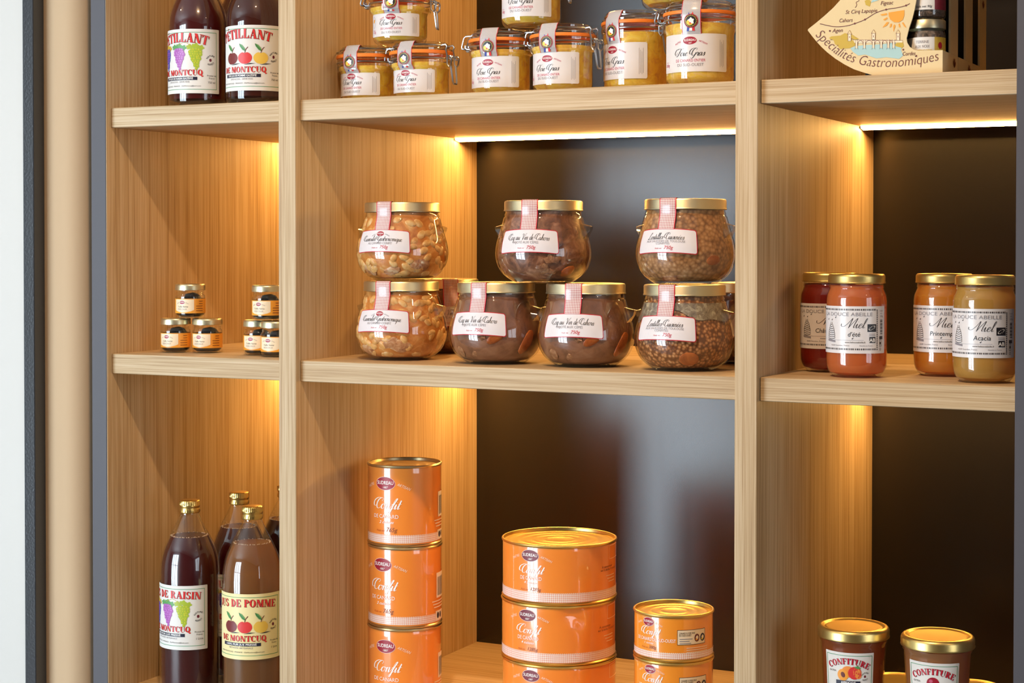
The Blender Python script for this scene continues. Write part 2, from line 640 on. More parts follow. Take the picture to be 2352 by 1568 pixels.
G = {  # a small pen-written script: strokes per letter, advance
    'o': ([[(.28, .43), (.12, .4), (.05, .22), (.12, .03), (.24, 0), (.36, .12), (.38, .3), (.28, .43), (.44, .38)]], .44),
    'n': ([[(0, .3), (.09, .43), (.1, .3), (.1, 0)], [(.1, .22), (.2, .42), (.32, .42), (.33, .28), (.33, .06), (.38, 0), (.46, .1)]], .46),
    'm': ([[(0, .3), (.09, .43), (.1, .3), (.1, 0)], [(.1, .22), (.2, .42), (.3, .42), (.31, .28), (.31, 0)], [(.31, .22), (.41, .42), (.52, .42), (.53, .28), (.53, .06), (.58, 0), (.66, .1)]], .66),
    'f': ([[(0, .1), (.15, .4), (.24, .85), (.34, .98), (.36, .85), (.22, .3), (.14, -.35), (.04, -.42), (.02, -.3), (.2, -.05), (.36, .1)], [(.06, .43), (.36, .43)]], .36),
    'i': ([[(0, .15), (.1, .43), (.1, .06), (.16, 0), (.26, .1)], [(.12, .62), (.14, .66)]], .26),
    't': ([[(0, .15), (.12, .5), (.15, .8), (.12, .5), (.1, .06), (.16, 0), (.28, .1)], [(0, .46), (.28, .48)]], .28),
    'e': ([[(0, .12), (.15, .22), (.3, .33), (.24, .44), (.1, .36), (.06, .15), (.14, 0), (.26, .02), (.38, .14)]], .37),
    'a': ([[(.34, .38), (.24, .44), (.1, .36), (.05, .16), (.12, 0), (.24, .06), (.34, .3), (.36, .43), (.34, .08), (.4, 0), (.5, .1)]], .48),
    's': ([[(0, .1), (.2, .45), (.26, .28), (.24, .05), (.12, 0), (.04, .06)], [(.2, .02), (.34, .1)]], .33),
    'r': ([[(0, .15), (.1, .46), (.14, .38), (.28, .4), (.24, .1), (.3, 0), (.38, .1)]], .36),
    'l': ([[(0, .12), (.16, .5), (.26, .9), (.2, .98), (.12, .75), (.1, .1), (.16, 0), (.28, .1)]], .27),
    'u': ([[(0, .15), (.1, .43), (.08, .12), (.16, 0), (.28, .12), (.36, .43), (.34, .08), (.4, 0), (.5, .1)]], .48),
    'd': ([[(.34, .38), (.24, .44), (.1, .36), (.05, .16), (.12, 0), (.24, .06), (.34, .3), (.42, .95), (.36, .3), (.36, .06), (.42, 0), (.5, .1)]], .48),
    'h': ([[(0, .12), (.2, .6), (.26, .95), (.2, .95), (.12, .6), (.08, 0)], [(.08, .2), (.2, .42), (.32, .4), (.32, .08), (.38, 0), (.48, .1)]], .46),
    'q': ([[(.34, .38), (.24, .44), (.1, .36), (.05, .16), (.12, 0), (.24, .06), (.34, .3), (.36, .43), (.32, -.3), (.28, -.42), (.36, -.2), (.46, .05)]], .45),
    'c': ([[(.3, .36), (.26, .44), (.12, .38), (.05, .18), (.12, 0), (.24, .02), (.36, .14)]], .36),
    'C': ([[(.7, .7), (.78, .9), (.6, 1.0), (.35, .82), (.25, .45), (.35, .1), (.55, 0), (.8, .18)], [(.6, 1.0), (.2, .98), (-.12, .7), (-.1, .32), (.12, .2), (.28, .38), (.2, .55)]], .76),
    'F': ([[(.12, .86), (.4, .98), (.75, .93), (1.0, 1.02)], [(.64, .95), (.52, .5), (.38, .06), (.22, -.06), (.1, .05)], [(.36, .5), (.72, .52)], [(.3, .97), (-.08, .85), (-.22, .45), (-.06, .16), (.16, .28), (.12, .5)]], .72),
    'G': ([[(.7, .72), (.78, .9), (.6, 1.0), (.35, .82), (.25, .45), (.35, .1), (.52, .02), (.7, .2), (.78, .44), (.7, .05), (.56, -.3), (.36, -.36), (.3, -.24)], [(.55, 1.0), (.15, .95), (-.1, .65), (-.06, .3), (.12, .2), (.26, .36)]], .84),
    'L': ([[(.6, .82), (.68, 1), (.5, .95), (.36, .5), (.25, .08), (.1, 0), (.06, .08), (.2, .1), (.5, 0), (.78, .12)]], .72),
    'M': ([[(-.45, .42), (-.4, .2), (-.12, .14), (.2, .5), (.45, 1.0), (.42, .5), (.38, 0)], [(.38, 0), (.6, .5), (.92, 1.0), (.84, .4), (.84, .05), (.98, .08)]], .98),
    'V': ([[(0, .72), (.12, .95), (.28, .82), (.32, .3), (.36, 0), (.52, .4), (.7, .9), (.88, 1)]], .72),
    ' ': ([], .3),
}
G['é'] = (G['e'][0] + [[(.18, .56), (.28, .7)]], .37)


def cr(pts, n=6):
    return smooth_prof(pts, n) if len(pts) > 2 else list(pts)


def script_tris(s, pen=0.075, slant=0.36, hair=0.28):
    V, F = [], []
    x = 0.0
    for ch in s:
        strokes, adv = G[ch]
        for st in strokes:
            p = [(x + a + b * slant, b) for a, b in cr(st)]
            for i, q in enumerate(p):
                a = p[max(i - 1, 0)]
                b = p[min(i + 1, len(p) - 1)]
                dx, dy = b[0] - a[0], b[1] - a[1]
                L = max(1e-6, sqrt(dx * dx + dy * dy))
                w = pen * (hair + (1 - hair) * max(0.0, -dy / L) ** 1.2) / 2
                nx, ny = -dy / L * w, dx / L * w
                V += [(q[0] + nx, q[1] + ny), (q[0] - nx, q[1] - ny)]
                if i:
                    k = len(V) - 4
                    F += [(k, k + 1, k + 3), (k, k + 3, k + 2)]
        x += adv
    off = x / 2
    return [(a - off, b) for a, b in V], F


def arc_ring(cx, cy, rx, ry, ix, iy, a0, a1, n=18, icx=None):
    """thick-thin ring between two ellipses, degrees"""
    V, F = [], []
    icx = cx if icx is None else icx
    for k in range(n + 1):
        a = radians(a0 + (a1 - a0) * k / n)
        V += [(cx + rx * cos(a), cy + ry * sin(a)), (icx + ix * cos(a), cy + iy * sin(a))]
        if k:
            j = len(V) - 4
            F += [(j, j + 2, j + 3), (j, j + 3, j + 1)]
    return V, F


def pl(*p):
    return list(p), [(0, i, i + 1) for i in range(1, len(p) - 1)]


def rc(x0, y0, x1, y1):
    return pl((x0, y0), (x1, y0), (x1, y1), (x0, y1))


def stem(x, w=.24, y0=0, y1=1.0, s=.06):
    return [rc(x, y0, x + w, y1), rc(x - s, y0, x + w + s, y0 + .05), rc(x - s, y1 - .05, x + w + s, y1)]


def fat_glyph(c):
    """heavy poster serif capitals built from thick stems and hairlines"""
    if c == 'I':
        return stem(.09), .44
    if c in 'EFL':
        g = stem(.09)
        if c in 'EF':
            g += [rc(.09, .95, .7, 1), pl((.7, 1), (.56, .95), (.7, .68)), rc(.3, .48, .52, .53), pl((.54, .64), (.48, .5), (.54, .37))]
        if c in 'EL':
            g += [rc(.09, 0, .72, .05), pl((.72, 0), (.72, .34), (.56, .05))]
        return g, .78
    if c == 'D':
        return stem(.09) + [arc_ring(.25, .5, .55, .5, .30, .455, -90, 90)], .86
    if c in 'PR':
        g = stem(.09) + [arc_ring(.3, .74, .42, .26, .2, .215, -90, 90)]
        if c == 'R':
            g += [pl((.34, .5), (.56, .5), (.86, 0), (.6, 0))]
        return g, (.78 if c == 'P' else .9)
    if c in 'OQ':
        g = [arc_ring(.44, .5, .44, .52, .18, .47, 0, 360, 36)]
        if c == 'Q':
            g += [pl((.38, .22), (.52, .26), (.82, -.16), (.98, -.1), (.92, -.22), (.7, -.26))]
        return g, .92
    if c == 'C':
        return [arc_ring(.46, .5, .46, .52, .2, .47, 48, 312, 28), pl((.8, .98), (.68, .8), (.8, .64)), pl((.72, .82), (.8, .98), (.8, .64))], .86
    if c == 'T':
        return stem(.32) + [rc(.02, .95, .86, 1), pl((.02, 1), (.02, .66), (.16, .95)), pl((.86, 1), (.72, .95), (.86, .66))], .88
    if c == 'U':
        return [rc(.1, .34, .34, 1), rc(.02, .95, .42, 1), rc(.70, .34, .75, 1), rc(.62, .95, .84, 1), arc_ring(.425, .34, .325, .36, .28, .30, 180, 360, 18, .51)], .9
    if c == 'J':
        return [rc(.26, .3, .5, 1), rc(.16, .95, .6, 1), arc_ring(.25, .3, .25, .32, .05, .27, 180, 360)], .62
    if c == 'N':
        return [rc(.12, 0, .17, 1), rc(.02, 0, .28, .05), pl((.02, 1), (.34, 1), (.84, 0), (.6, 0)), rc(.79, 0, .84, 1), rc(.68, .95, .95, 1)], .96
    if c == 'M':
        return [rc(.12, 0, .17, 1), rc(.02, 0, .28, .05), pl((.04, 1), (.38, 1), (.66, .2), (.54, 0)), pl((.54, 0), (.62, .08), (.88, 1), (.8, 1)), rc(.78, 0, 1.02, 1), rc(.7, 0, 1.1, .05), rc(.8, .95, 1.1, 1)], 1.14
    if c == 'A':
        return [pl((.12, 0), (.17, 0), (.5, 1), (.4, 1)), pl((.36, 1), (.54, 1), (.88, 0), (.6, 0)), rc(.2, .28, .66, .33), rc(.02, 0, .28, .05), rc(.52, 0, .98, .05)], .96
    if c == 'S':
        return [arc_ring(.34, .74, .30, .27, .10, .22, 40, 250, 16), arc_ring(.34, .26, .32, .27, .10, .22, -140, 100, 16), pl((.1, .66), (.3, .56), (.64, .3), (.4, .42)), pl((.6, .98), (.5, .84), (.6, .68)), pl((.06, .02), (.06, .34), (.16, .16))], .72
    return [], .4


def fat_tris(s, track=.02):
    V, F = [], []
    x = 0
    for ch in s:
        acc = ch in 'É'
        g, adv = fat_glyph('E' if acc else ch)
        if acc:
            g = list(g) + [pl((.3, 1.06), (.5, 1.28), (.66, 1.28))]
        for v, f in g:
            o = len(V)
            V += [(a + x, b) for a, b in v]
            F += [tuple(i + o for i in q) for q in f]
        x += adv + track
    return [(a - x / 2, b) for a, b in V], F, x


class Print:
    """ink laid on a curved label: 2-D shapes in metres (u along the girth, v height), wrapped to radius R(v)"""

    def __init__(s, R, rref=None, th0=0.0, base=0.0003, flat=None):
        s.R, s.th0, s.base, s.flat = R, th0, base, flat
        s.rref = rref or R(0)
        s.V, s.F, s.MI, s.mats = [], [], [], []
        s.tilt = None

    def pt(s, u, v, off):
        if s.flat:
            return s.flat(u, v, off)
        r = s.R(v) + off
        th = s.th0 + u / s.rref
        return (r * sin(th), -r * cos(th), v)

    def add(s, V, F, mat, layer=1, maxu=0.0035):
        m = INK[mat] if mat in INK else M[mat]
        if m not in s.mats:
            s.mats.append(m)
        k = s.mats.index(m)
        V = list(V)
        T = list(F)
        if not s.flat:
            out = []
            while T:
                a, b, c = T.pop()
                e = max(((abs(V[p][0] - V[q][0]), p, q, r) for p, q, r in ((a, b, c), (b, c, a), (c, a, b))))
                if e[0] > maxu and len(V) < 20000:
                    _, p, q, r = e
                    V.append(((V[p][0] + V[q][0]) / 2, (V[p][1] + V[q][1]) / 2))
                    n = len(V) - 1
                    T += [(p, n, r), (n, q, r)]
                else:
                    out.append((a, b, c))
            T = out
        o = len(s.V)
        off = s.base + layer * 0.00011
        s.V += [s.pt(u, v, off) for u, v in V]
        for a, b, c in T:
            (x0, y0), (x1, y1), (x2, y2) = V[a], V[b], V[c]
            if (x1 - x0) * (y2 - y0) - (x2 - x0) * (y1 - y0) < 0:
                b, c = c, b
            s.F.append((a + o, b + o, c + o))
            s.MI.append(k)

    def poly(s, pts, mat, layer=1):
        F = tessellate_polygon([[Vector((a, b, 0)) for a, b in pts]])
        s.add(pts, [tuple(f) for f in F], mat, layer)

    def rect(s, x0, y0, x1, y1, mat, layer=1):
        s.add(*rc(x0, y0, x1, y1), mat, layer)

    def frame(s, x0, y0, x1, y1, t, mat, layer=1):
        for q in ((x0, y0, x1, y0 + t), (x0, y1 - t, x1, y1), (x0, y0, x0 + t, y1), (x1 - t, y0, x1, y1)):
            s.rect(*q, mat, layer)

    def ellipse(s, cx, cy, rx, ry, mat, layer=1, n=28, rot=0.0):
        V = [(cx, cy)]
        F = []
        for j in (1, 2):
            for i in range(n):
                a = 2 * pi * i / n
                x, y = rx * j / 2 * cos(a), ry * j / 2 * sin(a)
                V.append((cx + x * cos(rot) - y * sin(rot), cy + x * sin(rot) + y * cos(rot)))
        for i in range(n):
            k = (i + 1) % n
            F += [(0, 1 + i, 1 + k), (1 + i, 1 + n + i, 1 + n + k), (1 + i, 1 + n + k, 1 + k)]
        s.add(V, F, mat, layer)

    def ring(s, cx, cy, rx, ry, t, mat, layer=1):
        s.add(*arc_ring(cx, cy, rx, ry, rx - t, ry - t, 0, 360, 36), mat, layer)

    def stroke(s, pts, w, mat, layer=1, smooth=True):
        p = cr(pts, 5) if smooth else pts
        V, F = [], []
        for i, q in enumerate(p):
            a, b = p[max(i - 1, 0)], p[min(i + 1, len(p) - 1)]
            dx, dy = b[0] - a[0], b[1] - a[1]
            L = max(1e-9, sqrt(dx * dx + dy * dy))
            nx, ny = -dy / L * w / 2, dx / L * w / 2
            V += [(q[0] + nx, q[1] + ny), (q[0] - nx, q[1] - ny)]
            if i:
                k = len(V) - 4
                F += [(k, k + 1, k + 3), (k, k + 3, k + 2)]
        s.add(V, F, mat, layer)

    def _put(s, V, F, cx, cy, sx, sy, mat, layer, arc, rot):
        out = []
        for a, b in V:
            x, y = a * sx, b * sy
            if arc:
                ang = x / arc
                x, y = (arc + y) * sin(ang), (arc + y) * cos(ang) - arc
            if rot:
                x, y = x * cos(rot) - y * sin(rot), x * sin(rot) + y * cos(rot)
            out.append((cx + x, cy + y))
        s.add(out, F, mat, layer)

    def text(s, t, cx, cy, h, mat, layer=2, shear=0.0, bold=0.0, arc=None, rot=0.0, width=None):
        V, F = text_tris(t, shear, bold)
        k = h / 0.70
        kx = k
        if width and V:
            xs = [a for a, b in V]
            kx = width / max(1e-6, max(xs) - min(xs))
            m = (max(xs) + min(xs)) / 2
            V = [(a - m, b) for a, b in V]
        s._put(V, F, cx, cy, kx, k, mat, layer, arc, rot)

    def script(s, t, cx, cy, h, mat, layer=2, pen=0.085, width=None, rot=0.0, hair=.28):
        V, F = script_tris(t, pen, hair=hair)
        xs = [a for a, b in V]
        kx = h
        m = (max(xs) + min(xs)) / 2
        V = [(a - m, b) for a, b in V]
        if width:
            kx = width / (max(xs) - min(xs))
        s._put(V, F, cx, cy, kx, h, mat, layer, None, rot)

    def fat(s, t, cx, cy, h, mat='bright_red', shadow='black', width=None, arc=None, layer=2):
        V, F, w = fat_tris(t)
        k = width / w if width else h
        d = h * 0.045
        if shadow:
            s._put(V, F, cx + d, cy - d * .8, k, h, shadow, layer, arc, 0)
            s._put(V, F, cx - d * .5, cy + d * .3, k, h, shadow, layer, arc, 0)
        s._put(V, F, cx, cy, k, h, mat, layer + 1, arc, 0)

    def obj(s, name, parent):
        me = mesh(name, s.V, s.F, s.mats, smooth=True, angle=60, mi=s.MI)
        return obj(name, me, parent)


def wrap_label(name, R, rref, th0, u0, u1, v0, v1, mat, off=0.0002, corner=0.0, bow=None, nv=6):
    """paper label hugging a turned surface; bow(u) shifts its height"""
    n0 = max(8, int((u1 - u0) / 0.0022))
    us = [u0 + (u1 - u0) * i / n0 for i in range(n0 + 1)]
    if corner:
        us = [u for u in us if u0 + corner < u < u1 - corner]
        ca = [corner * (1 - cos(pi / 2 * i / 5)) for i in range(6)]
        us = [u0 + c for c in ca] + us + [u1 - c for c in reversed(ca)]
    nu = len(us) - 1
    V, F, UV = [], [], []
    for j in range(nv + 1):
        for i in range(nu + 1):
            u = us[i]
            v = v0 + (v1 - v0) * j / nv
            if corner:
                e = min(u - u0, u1 - u)
                if e < corner:
                    cut = corner - sqrt(max(0, corner ** 2 - (corner - e) ** 2))
                    v = (v0 + cut) + (v1 - v0 - 2 * cut) * j / nv
            vv = v + (bow(u) if bow else 0)
            r = R(vv) + off
            th = th0 + u / rref
            V.append((r * sin(th), -r * cos(th), vv))
            UV.append((u, v))
    for j in range(nv):
        for i in range(nu):
            a = j * (nu + 1) + i
            F.append((a, a + 1, a + nu + 2, a + nu + 1))
    return mesh(name, V, F, [mat], uv=UV)


def ribbon(name, path, w, mat, off=0.0005, th0=0.0, nu=6, edge=None, edge_w=0.0012):
    """adhesive strip running over the lid and down the jar; path of (r,z)"""
    V, F, UV, MI = [], [], [], []
    us = [-w / 2, -w / 2 + edge_w] + [-w / 2 + edge_w + (w - 2 * edge_w) * i / nu for i in range(1, nu)] + [w / 2 - edge_w, w / 2]
    d = 0
    for j, (r, z, nr, nz) in enumerate(path):
        if j:
            d += sqrt((r - path[j - 1][0]) ** 2 + (z - path[j - 1][1]) ** 2)
        for u in us:
            rr = r + nr * off
            x, y = u, -sqrt(max(rr * rr - u * u, 1e-8))
            V.append((x * cos(th0) - y * sin(th0), x * sin(th0) + y * cos(th0), z + nz * off))
            UV.append((u, d))
    n = len(us)
    for j in range(len(path) - 1):
        for i in range(n - 1):
            a = j * n + i
            F.append((a, a + n, a + n + 1, a + 1))
            MI.append(1 if edge and i in (0, n - 2) else 0)
    return mesh(name, V, F, [mat] + ([edge] if edge else []), uv=UV, mi=MI, angle=60)


def logo(p, cx, cy, w, h, oval='crimson', arcs='red', letter='white', year=True, arc_span=1.0):
    """red oval with the maker's name between two curved words"""
    p.ellipse(cx, cy, w / 2 + 0.0004, h / 2 + 0.0004, letter, 1, 32)
    p.ellipse(cx, cy, w / 2, h / 2, oval, 2, 32)
    p.text('SUDREAU', cx, cy - h * 0.07, h * 0.27, letter, 3, bold=.012, width=w * 0.86)
    if year:
        p.text('1887', cx, cy - h * 0.38, h * 0.16, letter, 3, shear=.3)
    if arcs:
        R_ = w * 2.3
        for word, sg in (('MAÎTRE', -1), ('ARTISAN', 1)):
            a = sg * w * 0.92 / R_ * arc_span
            x, y = R_ * sin(a), R_ * cos(a) - R_
            p.text(word, cx + x, cy + y - h * .02, h * 0.22, arcs, 2, shear=.25, rot=-a, width=w * (.54 if sg < 0 else .66))


# ------------------------------------------------------------------ the setting
XA, P1L, P1R, P2L, P2R, XR = -0.3221, -0.0276, 0.0, 0.6207, 0.6483, 0.9456
S1T, S1B, S2T, S2B, S3T = Z0 + 0.3519, Z0 + 0.3238, Z0, Z0 - 0.0282, Z0 - 0.487
S0B, S0T, S3B = Z0 + 0.80, Z0 + 0.828, Z0 - 0.515
REC, BACK, TOP, BOT = 0.0107, 0.5239, 2.36, 0.08
YW = 0.024                      # face of the wall beside the unit


def struct(name, x0, x1, y0, y1, z0, z1, mat):
    o = box(name, x0, x1, y0, y1, z0, z1, mat)
    o['kind'] = 'structure'
    return o


struct('floor', -4.8, 4.1, -3.5, 0.7, -0.1, 0.0, M['floor'])
struct('ceiling', -4.8, 4.1, -3.5, 0.7, 2.7, 2.8, M['ceiling'])
# wall holding the shelving in a niche: left piece, right piece and the piece above
wx, wr = -0.386, 0.036            # the wall ends in a rounded corner beside the unit
pts = [(-4.8, YW), (wx - wr, YW)] + [(wx - wr + wr * sin(a), YW + wr - wr * cos(a)) for a in [pi / 2 * i / 10 for i in range(1, 11)]] + [(wx, 0.7), (-4.8, 0.7)]
n_ = len(pts)
wl = obj('wall_back_left', mesh('wall_back_left', [(x, y, 0) for x, y in pts] + [(x, y, 2.7) for x, y in pts], [(i, (i + 1) % n_, (i + 1) % n_ + n_, i + n_) for i in range(n_)] + [tuple(range(n_))[::-1], tuple(range(n_, 2 * n_))], [M['beige_wall']], angle=30))
wl['kind'] = 'structure'
struct('wall_back_right', XR + 0.0296, 4.1, YW, 0.7, 0, 2.7, M['beige_wall'])
struct('wall_back_top', XA - 0.0286, XR + 0.0296, YW, 0.7, TOP + 0.003, 2.7, M['beige_wall'])
struct('wall_left', -4.8, -4.7, -3.3, YW, 0, 2.7, M['white_wall'])
struct('wall_right_low', 4.0, 4.1, -3.3, YW, 0, 0.75, M['dark_wall'])
struct('wall_right_high', 4.0, 4.1, -3.3, YW, 2.45, 2.7, M['dark_wall'])
struct('wall_right_far', 4.0, 4.1, -3.3, -2.45, 0.75, 2.45, M['dark_wall'])
struct('wall_right_near', 4.0, 4.1, -0.75, YW, 0.75, 2.45, M['dark_wall'])
# wall behind the camera with the shop window
WX0, WX1, WZ0, WZ1 = -2.82, -0.82, 0.06, 2.42
struct('wall_front_right', WX1, 4.1, -3.4, -3.3, 0, 2.7, M['dark_wall'])
struct('wall_front_left', -4.8, WX0, -3.4, -3.3, 0, 2.7, M['dark_wall'])
struct('wall_front_low', WX0, WX1, -3.4, -3.3, 0, WZ0, M['dark_wall'])
struct('wall_front_high', WX0, WX1, -3.4, -3.3, WZ1, 2.7, M['dark_wall'])


def window(name, along, a0, a1, z0, z1, d, nx, nz):
    w = empty(name)
    w['kind'] = 'structure'

    def bar(nm, p0, p1, q0, q1, m):
        if along == 'x':
            return box(nm, p0, p1, d - .03, d + .03, q0, q1, m, w)
        return box(nm, d - .03, d + .03, p0, p1, q0, q1, m, w)
    f = 0.05
    bar('window_frame', a0, a1, z0, z0 + f, M['window_frame'])
    bar('window_frame', a0, a1, z1 - f, z1, M['window_frame'])
    bar('window_frame', a0, a0 + f, z0 + f, z1 - f, M['window_frame'])
    bar('window_frame', a1 - f, a1, z0 + f, z1 - f, M['window_frame'])
    for i in range(1, nx):
        c = a0 + (a1 - a0) * i / nx
        bar('mullion', c - .025, c + .025, z0 + f, z1 - f, M['window_frame'])
    for i in range(1, nz):
        c = z0 + (z1 - z0) * i / nz
        bar('transom', a0 + f, a1 - f, c - .02, c + .02, M['window_frame'])
    return w


window('window_1', 'x', WX0, WX1, WZ0, WZ1, -3.2, 3, 2)
window('window_2', 'y', -2.45, -0.75, 0.75, 2.45, 3.9, 2, 1)

# framed white panel standing against the wall at the far left
fp = empty('framed_panel', (0, 0, 0))
tag(fp, 'white panel in a slim glossy black metal frame at the left edge of the picture', 'panel')
FX = -0.4564
box('board', FX - 0.62, FX - 0.0207, 0.004, 0.020, 0.3, 2.3, M['white_board'], fp)
box('frame_stile', FX - 0.0207, FX, 0.0, 0.0235, 0.28, 2.32, M['black_metal'], fp, 0.001)
box('frame_stile', FX - 0.6445, FX - 0.622, 0.0, 0.0235, 0.28, 2.32, M['black_metal'], fp, 0.001)
box('frame_rail', FX - 0.622, FX - 0.0207, 0.0, 0.0235, 2.3, 2.32, M['black_metal'], fp, 0.001)
box('frame_rail', FX - 0.622, FX - 0.0207, 0.0, 0.0235, 0.28, 0.3, M['black_metal'], fp, 0.001)

# ------------------------------------------------------------------ the shelving unit
U = empty('shelving_unit', (0, 0, 0))
tag(U, 'light oak open shelving unit with dark grey back panels, warm strip lights and grey ends', 'shelves')
B = 0.0008
e1 = box('end_panel', XA - 0.0276, XA - 0.0007, 0, BACK + 0.02, BOT, TOP, M['grey_end'], U, B)
e1['label'] = 'grey-painted outer end panel'
box('side_lining', XA - 0.0006, XA, 0.0006, BACK + 0.02, BOT, TOP, M['oak_v'], U)
box('divider', P1L, P1R, 0, BACK + 0.02, BOT, TOP, M['oak_v'], U, B)
box('divider', P2L, P2R, 0, BACK + 0.02, BOT, TOP, M['oak_v'], U, B)
e2 = box('end_panel', XR, XR + 0.0286, -0.001, BACK + 0.02, BOT, TOP, M['grey_end'], U, B)
e2['label'] = 'grey-painted outer end panel'
for a, b in ((XA, P1L), (P1R, P2L), (P2R, XR)):
    bp = box('back_panel', a, b, BACK, BACK + 0.018, BOT, TOP, M['dark_laminate'], U)
    bp['label'] = 'dark grey back panel'
    for zb, zt in ((S0B, S0T), (S1B, S1T), (S2B, S2T), (S3B, S3T)):
        box('shelf_board', a + 0.0003, b - 0.0003, REC, BACK - 0.0003, zb, zt, M['oak_h'], U, B)
    box('top_board', a + 0.0003, b - 0.0003, REC, BACK - 0.0003, TOP - 0.028, TOP, M['oak_h'], U, B)
    for zb in (S0B, S1B, S2B, TOP - 0.028):
        xa_, xb_ = a + 0.002, b - 0.002
        Vl = [(x, y, z) for x in (xa_, xb_) for y, z in ((0.447, zb - 0.0003), (0.447, zb - 0.0030), (0.460, zb - 0.0052), (0.4625, zb - 0.0052), (0.4625, zb - 0.0003))]
        Fl = [(0, 1, 6, 5), (1, 2, 7, 6), (2, 3, 8, 7), (3, 4, 9, 8), (4, 0, 5, 9), (4, 3, 2, 1, 0), (5, 6, 7, 8, 9)]
        s_ = obj('led_strip', mesh('led_strip', Vl, Fl, [M['led'], M['aluminium']], smooth=False, mi=[0, 0, 1, 1, 1, 1, 1]), U)
        s_['label'] = 'glowing warm white strip light'

# ceiling spots over the aisle
for k, lx in enumerate((-1.2, 0.55, 2.3)):
    d = empty('ceiling_downlight', (lx, -0.92, 2.7))
    tag(d, 'round recessed ceiling downlight in front of the shelves, %s' % ('leftmost of three', 'middle of three', 'rightmost of three')[k], 'lamp', 'ceiling downlights')
    obj('trim_ring', lathe('trim_ring', [(0.036, -0.012), (0.05, -0.012), (0.055, -0.001), (0.036, -0.001), (0.036, -0.012)], M['aluminium'], 32), d)
    obj('lens', lathe('lens', [(0, -0.006), (0.035, -0.006), (0.035, -0.002), (0, -0.002)], M['lens'], 32), d)
    l = area('downlight_beam', (lx, -0.92, 2.685), (0, 0, 0), 0.08, 0.08, LAMP_W * (0.15, 1, 0.15)[k], (1.0, 0.64, 0.34), 'DISK', radians(150))

# ------------------------------------------------------------------ 750 g preserve jars
random.seed(7)
JP = [(0.034, 0.0), (0.0395, 0.0015), (0.0525, 0.0105), (0.0600, 0.022), (0.0633, 0.036), (0.0620, 0.050), (0.0588, 0.062), (0.0550, 0.075), (0.0522, 0.085)]
JPS = smooth_prof(JP, 4)
JARP = [(0, 0.002), (0.030, 0.002), (0.033, 0)] + JPS + [(0.0505, 0.0868), (0.0512, 0.0885), (0.0503, 0.0902), (0.0497, 0.0925), (0.0497, 0.097)]
JIN = [(0, 0.004), (0.036, 0.004)] + [(max(0.03, r - 0.0030), z) for r, z in JPS if z > 0.004] + [(0.0485, 0.0870), (0.0482, 0.0930), (0.0, 0.0936)]
RJ = rad_at(JPS + [(0.0505, 0.0868), (0.0497, 0.0925)])
jar_glass = lathe('glass_body', JARP, M['glass'], 72)
lid_prof = [(0.0505, 0.0938), (0.0519, 0.0936), (0.0521, 0.0946), (0.0515, 0.0956), (0.0515, 0.1050), (0.0505, 0.1066), (0.0488, 0.1070), (0.0472, 0.1064), (0.0455, 0.1052), (0.0440, 0.1050), (0, 0.1050)]
jar_lid = lathe('lid', lid_prof, M['gold_lid'], 72)


def lug():
    """little glass ear on the shoulder, at +x"""
    V, F = [], []
    base = [(y, RJ(z) - 0.0015, z) for y, z in ((-0.010, .057), (-0.008, .0745), (0, .0775), (0.008, .0745), (0.010, .057))]
    tip = [(-0.005, 0.0655, .0665), (-0.0055, 0.0672, .0722), (0, 0.0680, .0735), (0.0055, 0.0672, .0722), (0.005, 0.0655, .0665)]
    for y, r, z in base + tip:
        V.append((sqrt(max(r * r - y * y, 0)), y, z))
    n = 5
    for i in range(n - 1):
        F.append((i, i + 1, n + i + 1, n + i))
    F.append((4, 0, 5, 9))
    F.append((5, 6, 7, 8, 9))
    return V, F


lugV, lugF = lug()
lug_r = mesh('lug', lugV, lugF, [M['glass_thick']], angle=70)
lug_l = mesh('lug', [(-x, -y, z) for x, y, z in lugV], lugF, [M['glass_thick']], angle=70)
SEAL = [(0.022, 0.1052, 0, 1), (0.034, 0.1053, 0, 1), (0.0475, 0.1068, 0, 1), (0.0500, 0.1073, .4, .9), (0.0518, 0.1055, 1, .3), (0.0518, 0.0938, 1, 0), (0.0512, 0.0905, 1, 0), (0.0520, 0.0858, 1, .1), (0.0540, 0.0785, 1, .2), (0.0566, 0.0695, 1, .2)]
seal_mesh = ribbon('seal_strip', SEAL, 0.0225, M['gingham_red'], 0.0007, 0, edge=INK['red'])
RL = 0.0600


def bowj(u):
    return -1.6 * u * u


